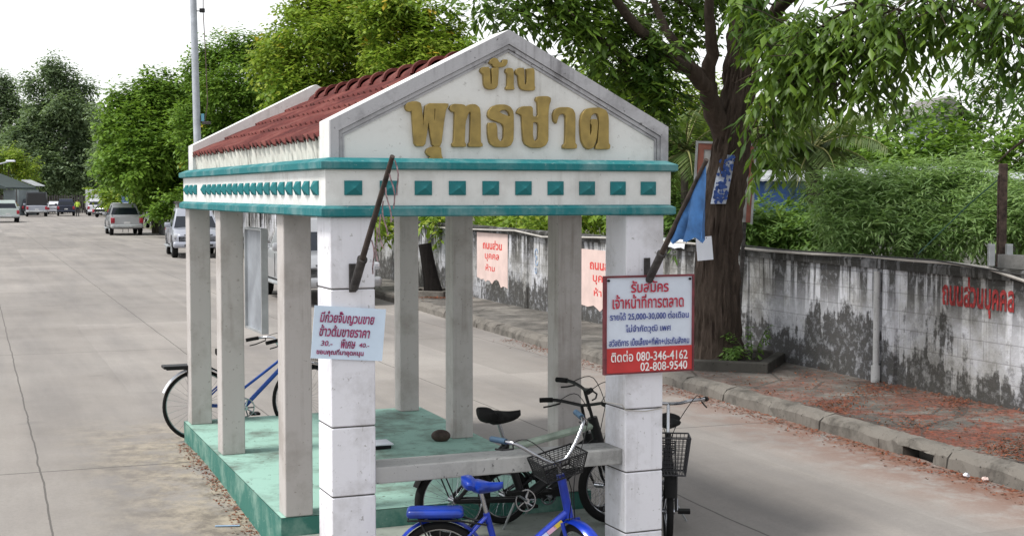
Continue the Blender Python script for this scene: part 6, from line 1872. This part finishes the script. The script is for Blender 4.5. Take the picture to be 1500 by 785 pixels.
# sheds at the far left
c = P(30, 312, 150)
t = thing('roadside_shed', 'roadside shed with a dark sloping roof and pale wall at the far left', 'shed', (P(-22, 300, 150).x, 150, -0.28), -0.2)
zt = P(10, 270, 150).z
b = MB(); b.box((2.2, 0, 0), (4.0, 4, zt - 0.3)); b.build('wall', mat('pale_blue_wall', (0.16, 0.19, 0.2), 0.8, 0, 0.15, 1), t)
b = MB(); b.prism([(-3.6, zt + 0.9), (-0.9, zt + 1.5), (3.4, zt - 0.05), (3.4, zt - 0.25), (-3.6, zt + 0.3)], -1.5, 4.5); b.build('roof', mat('dark_green_roof', (0.03, 0.045, 0.045), 0.7, 0, 0.2, 1), t)
for x in (-2.9, 0.5, 4.2):
    b = MB(); b.tube([(x, -0.8, 0), (x, -0.8, zt - 0.2)], 0.06, 8); b.build('post', M['steel_dark'], t)
t = thing('awning', 'small pale tilted awning roof above the canopied pickup', 'awning', (P(48, 272, 156).x, 156, -0.28), -0.2)
zt = P(48, 272, 156).z + 0.28
b = MB(); b.prism([(-0.9, zt + 0.65), (0.8, zt), (0.8, zt - 0.08), (-0.9, zt + 0.5)], -0.8, 1.2); b.build('sheet', zinc, t)
for x in (-0.7, 0.7):
    b = MB(); b.tube([(x, 0, 0), (x, 0, zt + 0.02)], 0.05, 8); b.build('post', M['steel_dark'], t)
# dark fence across the end of the street
t = thing('fence', 'dark fence across the far end of the street', 'fence', (P(105, 310, 168).x, 168, -0.28), 0.0)
b = MB()
for i in range(60): b.box((-9 + i * 0.3, -0.02, 0.2), (-8.82 + i * 0.3, 0.02, 2.4 + 0.06 * math.sin(i * 1.7)))
b.build('boards', mat('dark_boards', (0.05, 0.045, 0.045), 0.85, 0, 0.3, 2), t)
for i in range(7):
    b = MB(); b.box((-9 + i * 3, 0.021, 0), (-8.9 + i * 3, 0.12, 2.5)); b.build('post', M['steel_dark'], t)
# portable blue sign by the round tree
c = P(183, 300, 83.6)
t = thing('blue_sign', 'small pale blue sign board standing behind the silver pickup', 'sign', (c.x, 83.6, 0), 0.1)
z0 = P(183, 301, 83.6).z; z1 = P(183, 286, 83.6).z
b = MB(); b.bevbox((-0.2, -0.02, z0), (0.22, 0.02, z1), 0.005); b.build('board', mat('sign_blue', (0.16, 0.26, 0.5), 0.6, 0, 0.2, 6), t)
for x in (-0.15, 0.17):
    b = MB(); b.tube([(x, 0.03, 0), (x, 0.03, z0 + 0.3)], 0.02, 6); b.build('leg', M['steel_dark'], t)

# ------------------------------------------------------------------ people far down the street
def person(label, loc, rz, top_m, leg_m, stride=0.1):
    t = thing('person', label, 'person', loc, rz)
    me = bpy.data.meshes.new('body')
    J = {'pelvis': (0, 0, 0.95), 'waist': (0, 0, 1.1), 'chest': (0, 0, 1.32), 'neck': (0, 0, 1.47), 'head0': (0.01, 0, 1.56), 'head1': (0.02, 0, 1.68),
         'shl': (0, 0.18, 1.42), 'ell': (0.02, 0.24, 1.15), 'hal': (0.10, 0.25, 0.92), 'shr': (0, -0.18, 1.42), 'elr': (0.0, -0.24, 1.15), 'har': (0.08, -0.25, 0.92),
         'hpl': (0, 0.09, 0.9), 'knl': (stride * .6, 0.10, 0.5), 'anl': (stride * .4, 0.10, 0.09), 'tol': (stride * .4 + 0.15, 0.11, 0.04), 'hpr': (0, -0.09, 0.9), 'knr': (-stride * .3, -0.10, 0.5), 'anr': (-stride, -0.10, 0.09), 'tor': (-stride + 0.15, -0.11, 0.04)}
    names = list(J)
    E_ = [('pelvis', 'waist'), ('waist', 'chest'), ('chest', 'neck'), ('neck', 'head0'), ('head0', 'head1'), ('chest', 'shl'), ('shl', 'ell'), ('ell', 'hal'), ('chest', 'shr'), ('shr', 'elr'), ('elr', 'har'), ('pelvis', 'hpl'), ('hpl', 'knl'), ('knl', 'anl'), ('anl', 'tol'), ('pelvis', 'hpr'), ('hpr', 'knr'), ('knr', 'anr'), ('anr', 'tor')]
    R_ = dict(pelvis=.15, waist=.14, chest=.16, neck=.06, head0=.09, head1=.085, shl=.07, ell=.05, hal=.04, shr=.07, elr=.05, har=.04, hpl=.1, knl=.07, anl=.05, tol=.04, hpr=.1, knr=.07, anr=.05, tor=.04)
    me.from_pydata([J[k] for k in names], [(names.index(a_), names.index(c_)) for a_, c_ in E_], [])
    o = bpy.data.objects.new('body', me); COL.objects.link(o)
    md = o.modifiers.new('skin', 'SKIN')
    for i, k in enumerate(names):
        sv = me.skin_vertices[0].data[i]; sv.radius = (R_[k], R_[k] * (0.75 if k in ('chest', 'waist', 'pelvis') else 1)); sv.use_root = (k == 'pelvis')
    o.modifiers.new('sub', 'SUBSURF').levels = 1
    dg = bpy.context.evaluated_depsgraph_get(); dg.update()
    m2 = bpy.data.meshes.new_from_object(o.evaluated_get(dg))
    bpy.data.objects.remove(o)
    skin = mat('skin', (0.25, 0.14, 0.09), 0.6)
    for q in (skin, top_m, leg_m): m2.materials.append(q)
    for p_ in m2.polygons:
        z = p_.center.z; p_.material_index = 2 if z < 0.98 and abs(p_.center.y) < 0.2 else (1 if z < 1.47 and z > 1.1 or (z > 0.95 and abs(p_.center.y) < 0.2 and z < 1.47) else 0)
    m2.polygons.foreach_set('use_smooth', [True] * len(m2.polygons))
    m2.name = 'body'
    bo = bpy.data.objects.new('body', m2); COL.objects.link(bo); bo.parent = t
    b = MB(); b.ball((0.0, 0, 1.69), (0.105, 0.095, 0.075), None, 12, 8); b.build('hair', mat('black_hair', (0.012, 0.01, 0.01), 0.6), t, True)
    return t
c = P(109, 311, 140)
person('person in a bright yellow green vest standing beside the dark suv', (c.x, 141, 0), 1.9, mat('hi_vis', (0.45, 0.62, 0.06), 0.7), trim)
c = P(24, 323, 116)
person('person in olive clothes standing at the corner of the pale green white pickup', (c.x, 116, 0), 2.6, mat('olive_cloth', (0.2, 0.2, 0.1), 0.8), trim, 0.05)

# ------------------------------------------------------------------ litter
def litter(name, label, pts_, L0, L1, m):
    n_ = len(pts_)
    pos = np.array(pts_); d = rnd_dirs(n_); d[:, 2] *= 0.18
    up = np.tile(np.array([[0, 0, 1.0]]), (n_, 1)) + rnd_dirs(n_) * 0.45
    L_ = NP.uniform(L0, L1, n_)
    V = leaf_arrays(pos, d, up, L_, L_ * NP.uniform(0.35, 0.6, n_), 0.12, 0.05)
    return tag(leaves_object(name, V, m, None, False), label, 'leaves', None, 'stuff')
pts_ = []
rr = random.Random(77)
def clump_noise(x, y): return math.sin(x * 2.3 + 1.1) * math.sin(y * 1.7 + x) + 0.6 * math.sin(x * 5.1 - y * 3.3)
while len(pts_) < 9000:
    y = rr.uniform(8.5, 19); u = rr.random(); x = kerb_x(y) + 0.2 + u * (wall_x(y) - kerb_x(y) - 0.25)
    if rr.random() < (0.12 + max(0, clump_noise(x, y)) * 0.6) * (1 if y < 14 else max(0.06, (17.5 - y) / 3.5)):
        pts_.append((x, y, 0.165 + 0.02 * u + 0.01 * rr.random()))
while len(pts_) < 12000:                              # drift along the kerb foot on the road
    y = rr.uniform(8.5, 22); x = kerb_x(y) - abs(rr.gauss(0, 0.16)) - 0.03
    pts_.append((x, y, gz(x, y) + 0.006 + 0.008 * rr.random()))
for k in range(700):                                 # round the stump
    a_ = rr.uniform(0, 6.283); q = abs(rr.gauss(0, 0.35)); pts_.append((sp_.x + 0.1 + q * math.cos(a_), 28.7 + q * math.sin(a_) * 0.5, 0.18))
litter('fallen_leaves', 'scatter of dry red brown leaves over the pavement and along the kerb', pts_, 0.015, 0.045, G['dry'])
pts_ = []
for k in range(900):
    v = rr.uniform(0.0, 5.0); o_ = abs(rr.gauss(0, 0.06)); q = to_world(0.01 - o_, v)
    pts_.append((q.x, q.y, gz(q.x, q.y) + 0.008))
c = to_world(-0.12, 0.95)
for k in range(700):
    a_ = rr.uniform(0, 6.283); q = abs(rr.gauss(0, 0.11)); x, y = c.x + q * math.cos(a_), c.y + 1.5 * q * math.sin(a_)
    pts_.append((x, y, gz(x, y) + 0.01 + 0.02 * rr.random() * max(0, 1 - q * 4)))
litter('fallen_leaves', 'dry red brown leaves heaped along the left foot of the green platform', pts_, 0.015, 0.04, G['dry'])
# pale blue scrap of plastic by the platform
c = P(333, 741, 10.1); zc = gz(c.x, 10.1)
b = MB(); b.bevbox((-0.09, -0.012, 0.001), (0.09, 0.012, 0.008), 0.003)
o = b.build('plastic_strip', mat('pale_blue_plastic', (0.25, 0.36, 0.5), 0.6)); o.location = (c.x, 10.1, zc + 0.003); o.rotation_euler = (0, 0, 0.1)
tag(o, 'pale blue plastic strip lying on the road beside the green platform', 'litter')
for i, (px, py, lab) in enumerate(((1415, 702, 'white crumpled wrapper at the mouth of the kerb drain'), (1443, 708, 'pink crumpled wrapper on the road just right of the kerb drain'))):
    Y = 2050 * 2.3 / (py - 284); c = P(px, py, Y)
    b = MB(); rr2 = random.Random(i); b.ball((0, 0, 0.014), (0.03, 0.02, 0.014), None, 8, 5)
    b.v = [(x + rr2.uniform(-.006, .006), y + rr2.uniform(-.008, .008), max(0.001, z + rr2.uniform(-.008, .008))) for x, y, z in b.v]
    o = b.build('wrapper', M['paper'] if i == 0 else M['pink']); o.location = (c.x, Y, 0.004); tag(o, lab, 'litter')
